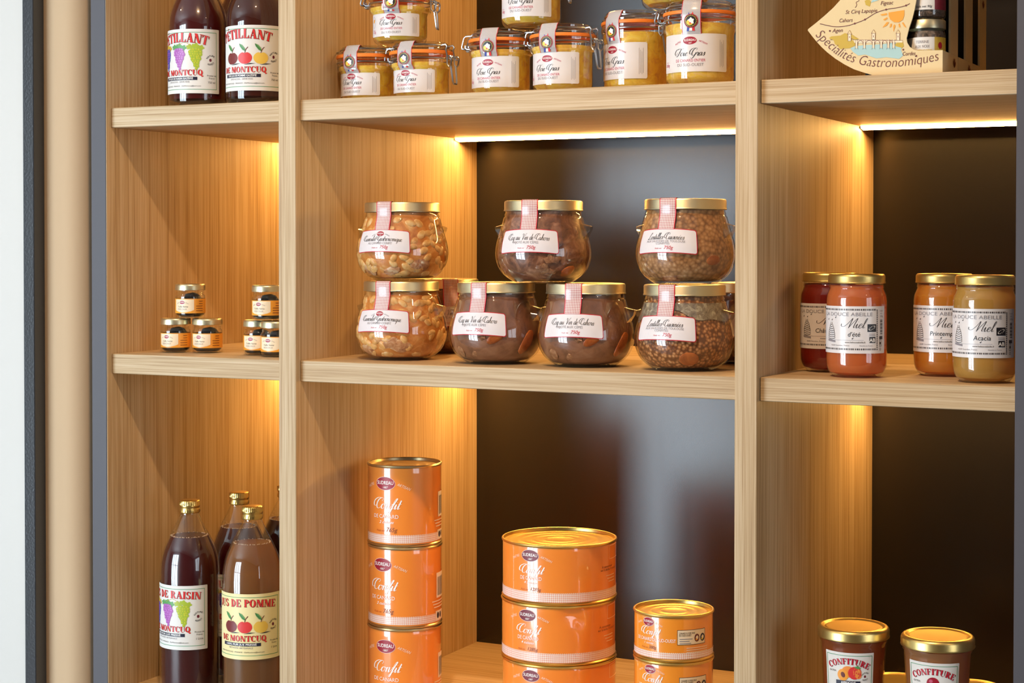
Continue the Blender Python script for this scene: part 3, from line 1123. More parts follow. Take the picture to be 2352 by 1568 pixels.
def preserve_label(root, kind):
    u0, u1, v0, v1 = -0.0405, 0.0405, 0.0400, 0.0700
    rim = wrap_label('label', RJ, RL, 0, u0, u1, v0, v1, INK['red'], 0.0003, 0.003, bowj)
    lb = obj('label', rim, root)
    fc = wrap_label('label_face', RJ, RL, 0, u0 + .0009, u1 - .0009, v0 + .0009, v1 - .0009, M['gingham_label'], 0.00042, 0.0025, bowj)
    obj('label_face', fc, lb)
    p = Print(RJ, RL, 0, 0.0005)
    keep = p.pt
    p.pt = lambda u, v, off: keep(u, v + bowj(u), off)
    if kind == 'cassoulet':
        logo(p, -0.001, 0.0643, 0.0115, 0.0066, arcs='grey')
        p.script('Cassoulet Gastronomique', 0, 0.0548, 0.0075, 'black', width=0.060, pen=.085, hair=.4)
        p.text('AU CANARD CONFIT', -0.001, 0.0503, 0.0030, 'grey', width=0.036)
    elif kind == 'coq':
        p.script('Coq au Vin de Cahors', 0, 0.0562, 0.0080, 'black', width=0.058, pen=.085, hair=.4)
        p.text('MIJOTÉ AUX CÈPES', -0.002, 0.0515, 0.0030, 'grey', width=0.034)
    else:
        p.script('Lentilles Cuisinées', 0, 0.0568, 0.0080, 'black', width=0.050, pen=.085, hair=.4)
        p.text('AUX SAUCISSES DE TOULOUSE', 0, 0.0533, 0.0026, 'grey', width=0.052)
        p.text('CONFITES', -0.002, 0.0503, 0.0026, 'grey', width=0.018)
    p.text('Poids net', -0.0075, 0.0448, 0.0017, 'red', shear=.3)
    p.text('750g', 0.0055, 0.0446, 0.0042, 'red', shear=.25)
    p.obj('label_print', lb)


def preserve(kind, variant=0):
    root = empty('preserve_jar')
    cont = {'cassoulet': 'bean_sauce', 'coq': ('coq_sauce', 'coq_sauce2')[variant], 'lentil': ('lentil2', 'lentil')[variant]}[kind]
    obj('glass_body', jar_glass, root)
    obj('food', lathe('food', JIN, M[cont], 56), root)
    obj('lid', jar_lid, root)
    obj('lug', lug_r, root)
    obj('lug', lug_l, root)
    rnd = random.Random(hash(kind) % 97 + variant * 13 if False else {'cassoulet': 3, 'coq': 11, 'lentil': 23}[kind] + variant)

    def keep_in(V):
        o = []
        for x, y, z in V:
            z = min(max(z, 0.006), 0.088)
            r, m = sqrt(x * x + y * y), RJ(z) - 0.0010
            k = min(1.0, m / max(r, 1e-6))
            o.append((x * k, y * k, z))
        return o

    def spot(th, z, depth):
        r = RJ(z) - 0.0022 - depth
        return (r * sin(th), -r * cos(th), z)
    if kind == 'cassoulet':
        parts = []
        for i in range(120):
            th = rnd.uniform(-2.2, 2.2)
            z = rnd.uniform(0.010, 0.086)
            parts.append(ellipsoid(spot(th, z, 0.0030), rnd.uniform(.0075, .0098), .0042, rnd.uniform(.0048, .0060), (rnd.uniform(-.5, .5), rnd.uniform(-1.2, 1.2), th + rnd.uniform(-.3, .3)), 10, 6))
        V, F = join(parts)
        o = obj('white_beans', mesh('white_beans', keep_in(V), F, [M['bean']]), root)
        o['kind'] = 'stuff'
        for th, z, sx, sz in ((0.95 - variant * .5, .022, .016, .010), (-0.5, .017, .015, .008), (0.25, .016 + .01 * variant, .013, .007)):
            V, F = ellipsoid(spot(th, z, .003), sx, .006, sz, (0.3, rnd.uniform(-.6, .6), th), 10, 6)
            V = [(x * (1 + rnd.uniform(-.02, .02)), y * (1 + rnd.uniform(-.02, .02)), zz + rnd.uniform(-.001, .001)) for x, y, zz in V]
            obj('meat_chunk', mesh('meat_chunk', keep_in(V), F, [M['confit_meat']]), root)
    elif kind == 'coq':
        for i in range(16 if variant == 0 else 5):
            th, z = rnd.uniform(-1.2, 1.5), rnd.uniform(0.012, 0.080)
            V, F = ellipsoid(spot(th, z, .002), rnd.uniform(.005, .012), .0035, rnd.uniform(.003, .008), (rnd.uniform(-.4, .4), rnd.uniform(-1, 1), th), 8, 5)
            V = [(x * (1 + rnd.uniform(-.03, .03)), y * (1 + rnd.uniform(-.02, .02)), zz + rnd.uniform(-.002, .002)) for x, y, zz in V]
            obj('mushroom_piece', mesh('mushroom_piece', keep_in(V), F, [M['mushroom']]), root)
        for th, z in (((1.0, .017),) if variant == 0 else ((0.45, .036),)):
            V, F = ellipsoid(spot(th, z, .002), .013, .004, .007, (0.4, -.5, th), 14, 6)
            obj('carrot_slice', mesh('carrot_slice', keep_in(V), F, [M['carrot']]), root)
        if variant == 1:
            V, F = ellipsoid(spot(1.2, .030, .003), .008, .006, .018, (0.2, .5, 1.2), 12, 6)
            obj('carrot_slice', mesh('carrot_slice', keep_in(V), F, [M['carrot']]), root)
    else:
        for th, z, a in (((0.55, .0165, .0125),) if variant else ((1.05, .030, .010),)):
            V, F = ellipsoid(spot(th, z, .0015), a, .003, a * .82, (0.6, 0, th), 18, 6)
            obj('carrot_slice', mesh('carrot_slice', keep_in(V), F, [M['carrot']]), root)
        ft = [(r - .0018, z) for r, z in JPS if z > 0.068]
        V, F, n = [], [], 40
        rows = [(RJ(z) - 0.0016, z) for z in (0.068, 0.074, 0.080, 0.085)]
        for k in range(n + 1):
            th = -1.9 + 3.8 * k / n
            dip = (0.006 * sin(3.1 * th + 1) + .003 * sin(7 * th)) * (1 if variant else .4)
            for j, (r, z) in enumerate(rows):
                zz = z + dip * (1 - j / 3)
                V.append(((RJ(zz) - .0016) * sin(th), -(RJ(zz) - .0016) * cos(th), zz))
        for k in range(n):
            for j in range(3):
                a = k * 4 + j
                F.append((a, a + 4, a + 5, a + 1))
        if variant:
            obj('fat_layer', mesh('fat_layer', V, F, [M['fat']]), root)
    preserve_label(root, kind)
    obj('seal_strip', seal_mesh, root)
    return root


cass0, cass1 = preserve('cassoulet', 0), preserve('cassoulet', 1)
coq0, coq1 = preserve('coq', 0), preserve('coq', 1)
len0, len1 = preserve('lentil', 0), preserve('lentil', 1)
LH = 0.1072
GJ = 'stew jars on the middle shelf'


def ang(az, rel):
    return radians(az + rel)


place(cass1, 0, (0.1035, 0.1042, S2T), ang(30.2, -29), 'squat jar of white bean cassoulet with gold lid, lower of the two at far left', 'jar', GJ)
place(cass0, 0, (0.1045, 0.1050, S2T + LH), ang(30.2, -29), 'squat jar of white bean cassoulet with gold lid, upper of the two at far left', 'jar', GJ)
place(coq1, 0, (0.2545, 0.0948, S2T), ang(27.1, -26.7), 'brown coq au vin jar on the shelf, next to the cassoulet stack', 'jar', GJ)
place(coq1, 1, (0.3835, 0.0979, S2T), ang(24.2, -18), 'brown coq au vin jar on the shelf, next to the lentil stack', 'jar', GJ)
place(coq0, 0, (0.3235, 0.0960, S2T + LH), ang(25.6, -20.6), 'brown coq au vin jar perched across two other jar lids', 'jar', GJ)
place(len1, 0, (0.5215, 0.0938, S2T), ang(20.8, -25.5), 'lentil jar showing a round carrot slice, lower of the lentil stack', 'jar', GJ)
place(len0, 0, (0.5222, 0.0945, S2T + LH), ang(20.8, -25), 'jar of creamy brown lentils, upper of the lentil stack', 'jar', GJ)
place(coq1, 1, (0.0836, 0.2594, S2T), ang(28.8, 12), 'dark jar half hidden behind the lower cassoulet jar', 'jar', GJ)
place(coq1, 1, (0.5560, 0.2450, S2T), ang(18.4, 12), 'dark jar half hidden behind the lentil stack', 'jar', GJ)

# ------------------------------------------------------------------ orange tins of confit


def rim(rad, z, rr=0.0016):
    return [(rad - 0.0004, z - rr * 1.3), (rad + rr * .6, z - rr), (rad + rr, z), (rad + rr * .6, z + rr), (rad, z + rr * 1.25), (rad - rr * .8, z + rr)]


def can(kind, R, H, tin, body_mat, beads, dent=False):
    root = empty('food_can')
    rf = None
    prof = [(R - .0005, 0.0030)] + [(R, 0.0045 + (H - .009) * k / 14) for k in range(15)] + [(R - .0005, H - 0.003)]
    if dent:
        def rf(r, z, th):
            a = (th - radians(46)) / 0.20
            b = (z - (H - 0.012)) / 0.010
            c = (th - radians(55)) / 0.12
            g = (z - (H - 0.024)) / 0.012
            return r - 0.0034 * math.exp(-a * a - b * b) - 0.0016 * math.exp(-c * c - g * g)
    bd = obj('body', lathe('body', prof, M[body_mat], 144 if dent else 96, rf), root)
    obj('top_seam', lathe('top_seam', rim(R, H - 0.0022), M[tin], 96), root)
    obj('bottom_seam', lathe('bottom_seam', [(0, .0022), (R - .002, .0022)] + [(R - .0015, .0004), (R, 0), (R + .0012, .0012), (R + .0014, .0024), (R - .0004, .004)], M[tin], 96), root)
    pe = [(R - .0008, H - .0012), (R - .0016, H - .0046), (R - .004, H - .0048)]
    for k in range(beads):
        r = (R - .006) * (1 - k / (beads + .6))
        pe += [(r, H - .0047), (r - R * .02, H - .0043), (r - R * .05, H - .0041), (r - R * .08, H - .0044), (r - R * .10, H - .0048)]
    obj('can_end', lathe('can_end', pe + [(0, H - .0049)], M[tin], 96), root)
    RR = lambda z: R
    band_h = H * (0.094 if kind == 'tall' else 0.150 if kind == 'wide' else .125)
    bz = 0.0058 if kind == 'tall' else 0.0045
    band = wrap_label('gingham_band', RR, R, 0, -R * pi, R * pi, bz, bz + band_h, M['gingham_band'], 0.00025, nv=1)
    obj('gingham_band', band, root)
    p = Print(RR, R, 0, 0.0003)
    # scalloped upper edge of the band
    n = int(2 * pi * R / 0.0026)
    for i in range(n):
        u = -R * 1.4 + 0.0026 * i
        if u < R * 2.2:
            p.rect(u, bz + band_h, u + .0012, bz + band_h + .0008, 'cream', 1)
    if kind == 'tall':
        z = lambda px: H - px * 0.0006
        logo(p, 0, z(42), .0300, .0178, 'crimson', 'pale', 'white')
        p.script('Confit', .002, z(100), .0150, 'white', width=.046, pen=.12)
        p.text('DE CANARD', 0, z(122), .0052, 'white', width=.040)
        p.text('2 cuisses', .002, z(134), .0038, 'white', shear=.35, bold=.01, width=.023)
        p.text('Poids net', -.008, z(153), .0026, 'orange_dark', shear=.3)
        p.text('765g', .0095, z(153), .0060, 'tan', shear=.25)
        bx = R * radians(96)
        p.rect(bx, H - .075, bx + .034, H - .040, 'pale', 1)
        for k in range(16):
            p.rect(bx + .003 + k * .0018, H - .072, bx + .0030 + k * .0018 + (.0006, .001, .0004)[k % 3], H - .046, 'black', 2)
        for k in range(3):
            p.rect(bx - .010 + k * .002, H - .080 - k * .0042, bx + .030, H - .0786 - k * .0042, 'pale', 1)
        p.rect(bx - .002, H - .106, bx + .022, H - .093, 'pale', 1)
        p.ellipse(bx + .004, H - .0995, .003, .0045, 'navy', 2, 14)
        p.ellipse(bx + .012, H - .0995, .003, .0045, 'navy', 2, 14)
    elif kind == 'wide':
        z = lambda px: H - px * 0.00058
        logo(p, 0, H * .813, .0260, .0152, 'plum', 'pale', 'white')
        p.script('Confit', .002, H * .52, .0118, 'white', width=.040, pen=.12)
        p.text('DE CANARD', .001, H * .410, .0050, 'white', width=.033)
        p.text('4 cuisses', .001, H * .345, .0033, 'white', shear=.35, bold=.01, width=.020)
        p.text('Poids net', -.009, H * .232, .0022, 'orange_dark', shear=.3)
        p.text('1285g', .008, H * .232, .0046, 'tan', shear=.25)
        bx = R * radians(77)
        p.text('À consommer', bx + .014, z(60), .0032, 'brown')
        p.text('sur la boîte. À conserver', bx + .021, z(67), .0032, 'brown')
        for k in range(3):
            p.rect(bx + .010 + .003 * k, z(80 + 7 * k), bx + .034, z(78.5 + 7 * k), 'pale', 1)
        p.frame(bx + .018, z(42), bx + .05, z(10), .0006, 'pale', 1)
    else:
        z = lambda px: H - px * 0.00054
        logo(p, 0, H * .822, .0165, .0105, 'crimson', 'pale', 'white')
        p.script('Confit', .003, H * .56, .0100, 'white', width=.031, pen=.12)
        p.text('DE CANARD DU SUD-OUEST', .009, H * .425, .0042, 'white', width=.056)
        p.text('1 cuisse', .001, H * .360, .0028, 'white', shear=.35, width=.014)
        p.text('Poids net', -.006, H * .262, .0020, 'orange_dark', shear=.3)
        p.text('380g', .006, H * .262, .0040, 'tan', shear=.25)
        bx = R * radians(44)
        p.rect(bx, z(69), bx + .040, z(34), 'cream', 1)
        p.frame(bx, z(69), bx + .040, z(34), .0005, 'black', 2)
        p.text('CANARD À FOIE GRAS', bx + .013, z(44), .0022, 'black', 2, bold=.01, width=.021)
        p.text('DU SUD-OUEST', bx + .0105, z(49), .0022, 'black', 2, bold=.01, width=.016)
        for k in range(3):
            p.rect(bx + .003, z(56.5 + 5 * k), bx + (.020, .016, .018)[k], z(54.8 + 5 * k), 'grey', 2)
        for k in range(2):
            cx_, cz_ = bx + .0265 + k * .009, z(54)
            p.ellipse(cx_, cz_, .0038, .0050, ('brown', 'navy')[k], 2, 18)
            p.poly([(cx_ - .002, cz_ + .001), (cx_ + .0004, cz_ + .0032), (cx_ + .0022, cz_ + .0008), (cx_ + .0014, cz_ - .002), (cx_ - .0012, cz_ - .0016)], 'cream', 3)
            p.poly([(cx_ - .0022, cz_ - .0006), (cx_ + .0006, cz_ - .0014), (cx_ - .0004, cz_ - .0036), (cx_ - .0022, cz_ - .0026)], ('sun', 'badge_yellow')[k], 4)
        for k in range(3):
            p.rect(bx + .012, z(77.5 + 5 * k), bx + .045, z(76 + 5 * k), 'pale', 1)
    p.obj('label_print', bd)
    return root


tall = can('tall', 0.0514, 0.1130, 'can_tin', 'orange_tin', 3)
wide = can('wide', 0.0780, 0.0808, 'can_gold', 'orange_tin', 4)
wide_dent = can('wide', 0.0780, 0.0808, 'can_gold', 'orange_tin', 4, True)
small = can('small', 0.0503, 0.0598, 'can_gold', 'orange_tin2', 3)
GC = 'orange confit tins on the bottom shelf'
pos3 = ('bottom', 'middle', 'top')
for k, r in enumerate((-31.5, -38, -31.6)):
    place(tall, k, (0.0790 + .0006 * (k == 1), 0.1549, S3T + k * 0.1130), ang(30.1, r), 'tall narrow orange confit tin, %s one of its stack of three' % pos3[k], 'can', GC)
place(wide, 0, (0.2963, 0.2042, S3T), ang(25, -29.5), 'wide orange confit tin, bottom one of its stack of three', 'can', GC)
place(wide_dent, 0, (0.2955, 0.2042, S3T + 0.0808), ang(25, -33), 'wide orange confit tin with a dented side, middle one of its stack', 'can', GC)
place(wide, 1, (0.2963, 0.2045, S3T + 0.1616), ang(25, -30.4), 'wide orange confit tin with a gold ringed lid showing, top of its stack', 'can', GC)
for k, r in enumerate((-37, -36, -39)):
    place(small, k, (0.4982, 0.1184, S3T + k * 0.0598), ang(21.2, r), 'small squat bright orange confit tin, %s one of its stack of three' % pos3[k], 'can', GC)

# ------------------------------------------------------------------ clip jars of foie gras on the upper shelf
CJ = {  # R body, R flange, R lid top, heights: label v0 v1, flange bottom, gasket bottom, gasket top, total
    'small': (0.0373, 0.0425, 0.0365, 0.0088, 0.0395, 0.0420, 0.0606, 0.0655, 0.0770, '125g'),
    'medium': (0.0389, 0.0425, 0.0370, 0.0115, 0.0520, 0.0545, 0.0722, 0.0767, 0.0890, '180g'),
    'large': (0.0428, 0.0452, 0.0400, 0.0180, 0.0645, 0.0680, 0.0895, 0.0940, 0.1064, '300g'),
}


def clip_jar(kind, lbl_rot=0.0):
    R, Rf, Rt, lv0, lv1, fb, gb, gt, H, wt = CJ[kind]
    root = empty('clip_jar')
    out = [(0, .003), (R - .012, .003), (R - .010, 0), (R - .007, .0004)] + smooth_prof([(R - .005, .0014), (R - .0015, .005), (R, .011)], 3) + [(R, fb - .003), (R + .0006, fb), (Rf - .0004, fb + .0015), (Rf, fb + .003), (Rf, gb - .008), (Rf - .0014, gb - .0065), (Rf - .0014, gb - .0050), (Rf, gb - .0035), (Rf, gb - .0004), (Rf - .006, gb)]
    obj('glass_body', lathe('glass_body', out, M['glass'], 64), root)
    inn = [(0, .0045), (R - .008, .0045), (R - .0028, .009), (R - .0008, .012), (R - .0008, fb - .002), (Rf - .0022, fb + .004), (Rf - .0022, gb - .0115), (Rf - .006, gb - .0105), (0, gb - .0110)]
    obj('foie_gras', lathe('foie_gras', inn, M['foie'], 48), root)
    obj('gasket', lathe('gasket', [(Rf - .005, gb + .0002), (Rf + .0008, gb + .0002), (Rf + .0013, (gb + gt) / 2), (Rf + .0008, gt - .0002), (Rf - .005, gt - .0002)], M['rubber'], 64), root)
    ld = [(0, gt + .001), (Rt - .006, gt + .0008), (Rf - .004, gt), (Rf - .0006, gt + .0002), (Rf - .0006, gt + .0030), (Rf - .003, gt + .0045), (Rt + .001, gt + .0062), (Rt - .0006, gt + .0075), (Rt, H - .0012), (Rt - .0012, H), (Rt - .0032, H - .0003), (Rt - .005, H - .0028), (0, H - .0032)]
    obj('glass_lid', lathe('glass_lid', ld, M['glass_thick'], 64), root)
    # wires
    zb = gb - .0058
    rb = Rf - .0002
    zl = gt + .0070
    rl = Rt + .0012
    w = 0.00115

    def hoop(r, z):
        return tube_data([(r * sin(2 * pi * i / 48), -r * cos(2 * pi * i / 48), z) for i in range(48)], w, 6, True)
    V, F = hoop(rb, zb)
    obj('neck_wire', mesh('neck_wire', V, F, [M['wire']]), root)
    V, F = hoop(rl, zl)
    obj('lid_wire', mesh('lid_wire', V, F, [M['wire']]), root)
    q = Rf
    # hinge loop at the left
    a = .0075
    parts = []
    loop = [(-rl * .98, -a, zl), (-q - .006, -a, zl - .0005), (-q - .0085, -a, zl - .003), (-q - .0115, -a, zb + .003), (-q - .011, -a, zb + .0005), (-q - .0085, -a, zb - .0002), (-q - .0085, a, zb - .0002), (-q - .011, a, zb + .0005), (-q - .0115, a, zb + .003), (-q - .0085, a, zl - .003), (-q - .006, a, zl - .0005), (-rl * .98, a, zl)]
    parts.append(tube_data(loop, w, 6))
    for sg in (-1, 1):
        parts.append(tube_data([(-q * .985, sg * .005, zb), (-q - .005, sg * .005, zb), (-q - .0075, sg * .005, zb + .0015), (-q - .0075, sg * .005, zb + .005)], w, 6))
        parts.append(tube_data([(-q - .005 + .0023 * cos(t_), sg * .0035, zb - .0012 + .0023 * sin(t_)) for t_ in [2 * pi * i / 10 for i in range(10)]], w * .9, 5, True))
    V, F = join(parts)
    obj('wire_hinge', mesh('wire_hinge', V, F, [M['wire']]), root)
    # closing bail and lever at the right
    parts = []
    a = .0095
    for sg in (-1, 1):
        parts.append(tube_data([(rl * .98, sg * a, zl), (q + .002, sg * a, zl + .001), (q + .004, sg * a, zl - .002), (q + .0022, sg * a, zl - .006), (q + .004, sg * a, zb + .004), (q + .0045, sg * a, zb - .008), (q + .0075, sg * a, zb - .0115), (q + .0105, sg * a, zb - .008), (q + .0115, sg * a, zb + .000), (q + .0095, sg * a, zb + .0028), (q + .004, sg * a * .9, zb + .0024), (q * .985, sg * a * .6, zb)], w, 6))
        parts.append(tube_data([(q + .0095 + .0024 * cos(t_), sg * (a - .002), zb + .0005 + .0024 * sin(t_)) for t_ in [2 * pi * i / 10 for i in range(10)]], w * .9, 5, True))
    V, F = join(parts)
    obj('wire_bail', mesh('wire_bail', V, F, [M['wire']]), root)
    a = .0065
    zt = zb - .009
    lv = [(q + .0075, -a, zt), (q + .0085, -a, zt - .004), (q + .0105, -a * .8, zt - .022), (q + .011, -a * .55, zt - .0255), (q + .011, a * .55, zt - .0255), (q + .0105, a * .8, zt - .022), (q + .0085, a, zt - .004), (q + .0075, a, zt)]
    V, F = tube_data(lv, w * 1.15, 6)
    obj('wire_lever', mesh('wire_lever', V, F, [M['wire']]), root)
    # label
    RR = lambda z: R
    hw = R * radians(61 if kind != 'large' else 63)
    lb = obj('label', wrap_label('label', RR, R, 0, -hw, hw, lv0, lv1, M['paper'], .00025, .0022), root)
    p = Print(RR, R, 0, .0003)
    h = lv1 - lv0
    k = h / .0405
    kx = {'small': .92, 'medium': 1.0, 'large': 1.12}[kind]
    yy = {'small': (.845, .52, .335, .165), 'medium': (.80, .44, .29, .185), 'large': (.82, .44, .29, .175)}[kind]
    logo(p, -.002 * kx, lv0 + h * yy[0], .0158 * kx, .0088 * kx, 'crimson', 'rose', 'white')
    p.script('Foie Gras', -.003 * kx, lv0 + h * yy[1] - .001, .0082 * kx, 'black', width=.036 * kx, pen=.10)
    p.text('DE CANARD ENTIER', -.002 * kx, lv0 + h * yy[2] - .0014, .0031 * kx, 'rose', width=.0345 * kx)
    p.text('DU SUD-OUEST', -.002 * kx, lv0 + h * yy[3] - .0014, .0031 * kx, 'grey', width=.0305 * kx)
    p.text('Poids net', -hw + .0075, lv0 + h * .27, .0013, 'rose', shear=.3)
    p.text(wt, -hw + .0075, lv0 + h * .16, .0034 * kx, 'rose', shear=.25)
    if kind == 'small':
        p.ring(-hw + .007, lv0 + h * .64, .0042, .0075, .0003, 'grey', 2)
        p.ellipse(-hw + .0072, lv0 + h * .70, .0016, .0030, 'sun', 2, 12, -.5)
    for j in range(4):
        p.rect(hw - .011 + .0018 * j, lv0 + h * (.12 + .03 * (j % 2)), hw - .0106 + .0018 * j, lv0 + h * (.84 - .05 * (j % 3)), 'grey', 1)
    p.obj('label_print', lb)
    # seal over the lid
    sw = 0.0245 if kind != 'small' else .0230
    path = [(.016, H - .0031, 0, 1), (Rt - .004, H - .0020, 0, 1), (Rt - .0015, H + .0002, .2, 1), (Rt + .0004, H - .001, 1, .3), (rl + .0012, zl + .001, 1, 0), (rl + .0016, zl - .001, 1, .2), (Rf + .0005, gt + .002, 1, .3), (Rf + .0012, gb + .001, 1, 0), (rb + .0013, zb, 1, 0), (Rf + .0002, fb + .004, 1, 0), (R + .0008, fb - .001, 1, 0), (R + .0002, lv1 - .0004, 1, 0)]
    sl = obj('seal_strip', ribbon('seal_strip', path, sw, M['diamond_seal'], .0004, 0, edge=INK['red'], edge_w=.0008), root)
    # round badge printed on the seal
    zc = (gb + fb) / 2 + (.003 if kind == 'small' else .001)
    rr_ = rad_at([(Rf + .0006, H), (Rf + .0014, gb), (rb + .0016, zb), (Rf + .0006, fb + .004), (R + .0012, fb - .001)])
    b = Print(rr_, Rf, 0, .0007)
    r = .0085
    if kind == 'small':
        zc -= .0005
    b.poly([(-.006, zc - r * 1.45), (-.0028, zc - r * 1.45), (-.001, zc - r * .6), (-.004, zc - r * .6)], 'sky_blue', 0)
    b.poly([(-.0028, zc - r * 1.4), (.0012, zc - r * 1.4), (.0016, zc - r * .6), (-.001, zc - r * .6)], 'white', 0)
    b.poly([(.0012, zc - r * 1.4), (.0045, zc - r * 1.45), (.004, zc - r * .6), (.0016, zc - r * .6)], 'bright_red', 0)
    b.poly([(.000, zc + r * .7), (.0035, zc + r * .7), (.0022, zc + r * 1.35)], 'bright_red', 0)
    b.poly([(-.0035, zc + r * .7), (-.0005, zc + r * .7), (-.0028, zc + r * 1.25)], 'sky_blue', 0)
    b.ellipse(0, zc, r, r, 'red', 1, 32)
    b.ellipse(0, zc, r * .92, r * .92, 'black', 2, 32)
    for i in range(22):
        a_ = 2 * pi * i / 22
        b.rect(r * .78 * sin(a_) - .0004, zc + r * .78 * cos(a_) - .0005, r * .78 * sin(a_) + .0004, zc + r * .78 * cos(a_) + .0005, 'badge_yellow', 3)
    b.ellipse(-r * .12, zc - r * .18, r * .52, r * .44, 'badge_yellow', 3, 18)
    b.poly([(-.45 * r, zc + .12 * r), (-.18 * r, zc + .3 * r), (.02 * r, zc + .52 * r), (.2 * r, zc + .3 * r), (.46 * r, zc + .22 * r), (.36 * r, zc - .1 * r), (.42 * r, zc - .42 * r), (.1 * r, zc - .36 * r), (-.12 * r, zc - .34 * r), (-.22 * r, zc - .05 * r)], 'white', 4)
    b.poly([(-.2 * r, zc - .2 * r), (.05 * r, zc - .25 * r), (.0, zc - .45 * r), (-.2 * r, zc - .42 * r)], 'bright_red', 5)
    b.obj('round_badge', sl)
    return root


cs, cm, cl = clip_jar('small'), clip_jar('medium'), clip_jar('large')
GF = 'foie gras clip jars on the upper shelf'
place(cs, 0, (0.0480, 0.1080, S1T), ang(31.3, -35), 'small foie gras clip jar on the shelf, leftmost of the clip jars', 'jar', GF)
place(cs, 1, (0.1385, 0.0980, S1T), ang(29.5, -32), 'small foie gras clip jar on the shelf, second from the left', 'jar', GF)
place(cs, 1, (0.1035, 0.1010, S1T + .0772), ang(30.2, -17), 'small foie gras clip jar stacked on top of two small ones', 'jar', GF)
place(cm, 0, (0.2560, 0.1060, S1T), ang(26.9, -24), 'medium foie gras clip jar on the shelf, beside the small ones', 'jar', GF)
place(cm, 1, (0.3505, 0.0980, S1T), ang(24.9, -29), 'medium foie gras clip jar on the shelf, beside the large ones', 'jar', GF)
place(cm, 1, (0.3030, 0.1010, S1T + .0892), ang(25.9, -19), 'medium foie gras clip jar stacked on top, cut by the upper picture edge', 'jar', GF)
place(cl, 0, (0.4345, 0.1450, S1T), ang(22.3, -44), 'large foie gras clip jar on the shelf, set back beside the medium ones', 'jar', GF)
place(cl, 1, (0.5410, 0.0950, S1T), ang(20.3, -14), 'large foie gras clip jar on the shelf, touching the right divider', 'jar', GF)
place(cl, 1, (0.4960, 0.1250, S1T + .1066), ang(21.2, 150), 'large foie gras clip jar stacked on top, only its yellow base showing', 'jar', GF)

# ------------------------------------------------------------------ juice bottles
BP = smooth_prof([(0.0425, 0.172), (0.0412, 0.190), (0.0374, 0.206), (0.0310, 0.221), (0.0240, 0.235), (0.0172, 0.248), (0.0136, 0.256), (0.0128, 0.260)], 4)
BOT1 = [(0, .006), (.028, .004), (.032, 0), (.037, .0006), (.041, .004), (.0425, .009), (.0425, .168)] + BP + [(.0128, .268)]
BP2 = smooth_prof([(0.0425, 0.118), (0.0412, 0.132), (0.0370, 0.146), (0.0310, 0.160), (0.0235, 0.178), (0.0178, 0.200), (0.0150, 0.225), (0.0145, 0.255)], 4)
BOT2 = [(0, .014), (.022, .010), (.034, .0006), (.038, .0004), (.0415, .004), (.0425, .010), (.0425, .114)] + BP2 + [(.0155, .262), (.0155, .272), (.0145, .276), (.0145, .286)]
glass1 = lathe('glass_body', BOT1, M['glass'], 64)
glass2 = lathe('glass_body', BOT2, M['glass'], 64)
g1, g2 = rad_at(BOT1[4:]), rad_at(BOT2[3:])


def knurl(r, z, th):
    if 0.2705 < z < 0.2752:
        return r + 0.0004 * sin(th * 36)
    if 0.2605 < z < 0.2640:
        return r + 0.0002 * sin(th * 30)
    return r


cap1 = lathe('cap', [(.0142, .2590), (.0146, .2595), (.0148, .2606), (.0146, .2624), (.0148, .2640), (.0140, .2655), (.0140, .2668), (.0147, .2680), (.0147, .2700), (.0145, .2706), (.0145, .2750), (.0140, .2764), (.0130, .2770), (.0, .2770)], M['gold_cap'], 108, knurl)
cap2 = lathe('cap', [(.0160, .262), (.0164, .268), (.0164, .288), (.0150, .291), (0, .2915)], M['gold_cap'], 48)


def grapes(p, cx, cy, s, mat, mat2, leaf):
    rnd = random.Random(int(cx * 1e5))
    for i, n in enumerate((4, 5, 5, 4, 4, 3, 2, 2, 1)):
        for k in range(n):
            x = cx + (k - (n - 1) / 2) * s * 1.22 + rnd.uniform(-.22, .22) * s + i * s * .08
            y = cy - i * s * 1.12 + rnd.uniform(-.2, .2) * s
            q = rnd.uniform(.72, .95) * s
            p.ellipse(x, y, q, q * 1.08, mat, 3 + (k + i) % 2, 12)
            p.ellipse(x - q * .22, y + q * .26, q * .42, q * .46, mat2, 5, 8)
    for dx, dy, r in ((-2.6, 1.4, .3), (0.2, 1.9, 1.3), (2.6, 1.0, 2.4)):
        x, y = cx + dx * s, cy + dy * s
        p.poly([(x + s * 1.7 * (1 + .22 * cos(5 * a)) * cos(a + r), y + s * 1.25 * (1 + .22 * cos(5 * a)) * sin(a + r)) for a in [2 * pi * i / 20 for i in range(20)]], leaf, 2)


def apple(p, cx, cy, r, mat, leaf=True):
    p.poly([(cx - r * .2, cy - r * 1.02), (cx + r * .8, cy - r * .98), (cx + r * 1.6, cy - r * .84), (cx + r * .8, cy - r * .8)], 'dot', 2)
    p.poly([(cx + r * (1.0 + .10 * cos(2 * a)) * cos(a), cy + r * (.98 - .10 * abs(sin(a)) ** 7) * sin(a) * (1.02 if sin(a) < 0 else .96) - (r * .16 * math.exp(-(cos(a) / .26) ** 2) if sin(a) > 0 else 0)) for a in [2 * pi * i / 32 for i in range(32)]], mat, 3)
    p.stroke([(cx + r * .02, cy + r * .72), (cx + r * .14, cy + r * 1.15), (cx + r * .5, cy + r * 1.6)], r * .10, 'brown', 4)
    x, y = cx - r * .35, cy + r * 1.45
    p.poly([(x + r * .5, y - r * .5), (x, y - r * .28), (x - r * .42, y + r * .25), (x - r * .52, y + r * .66), (x - r * .05, y + r * .45), (x + r * .36, y - r * .02)], 'leaf', 4)
    p.stroke([(x + r * .5, y - r * .5), (x - r * .05, y + .05 * r), (x - r * .5, y + r * .6)], r * .06, 'dark_green', 5)


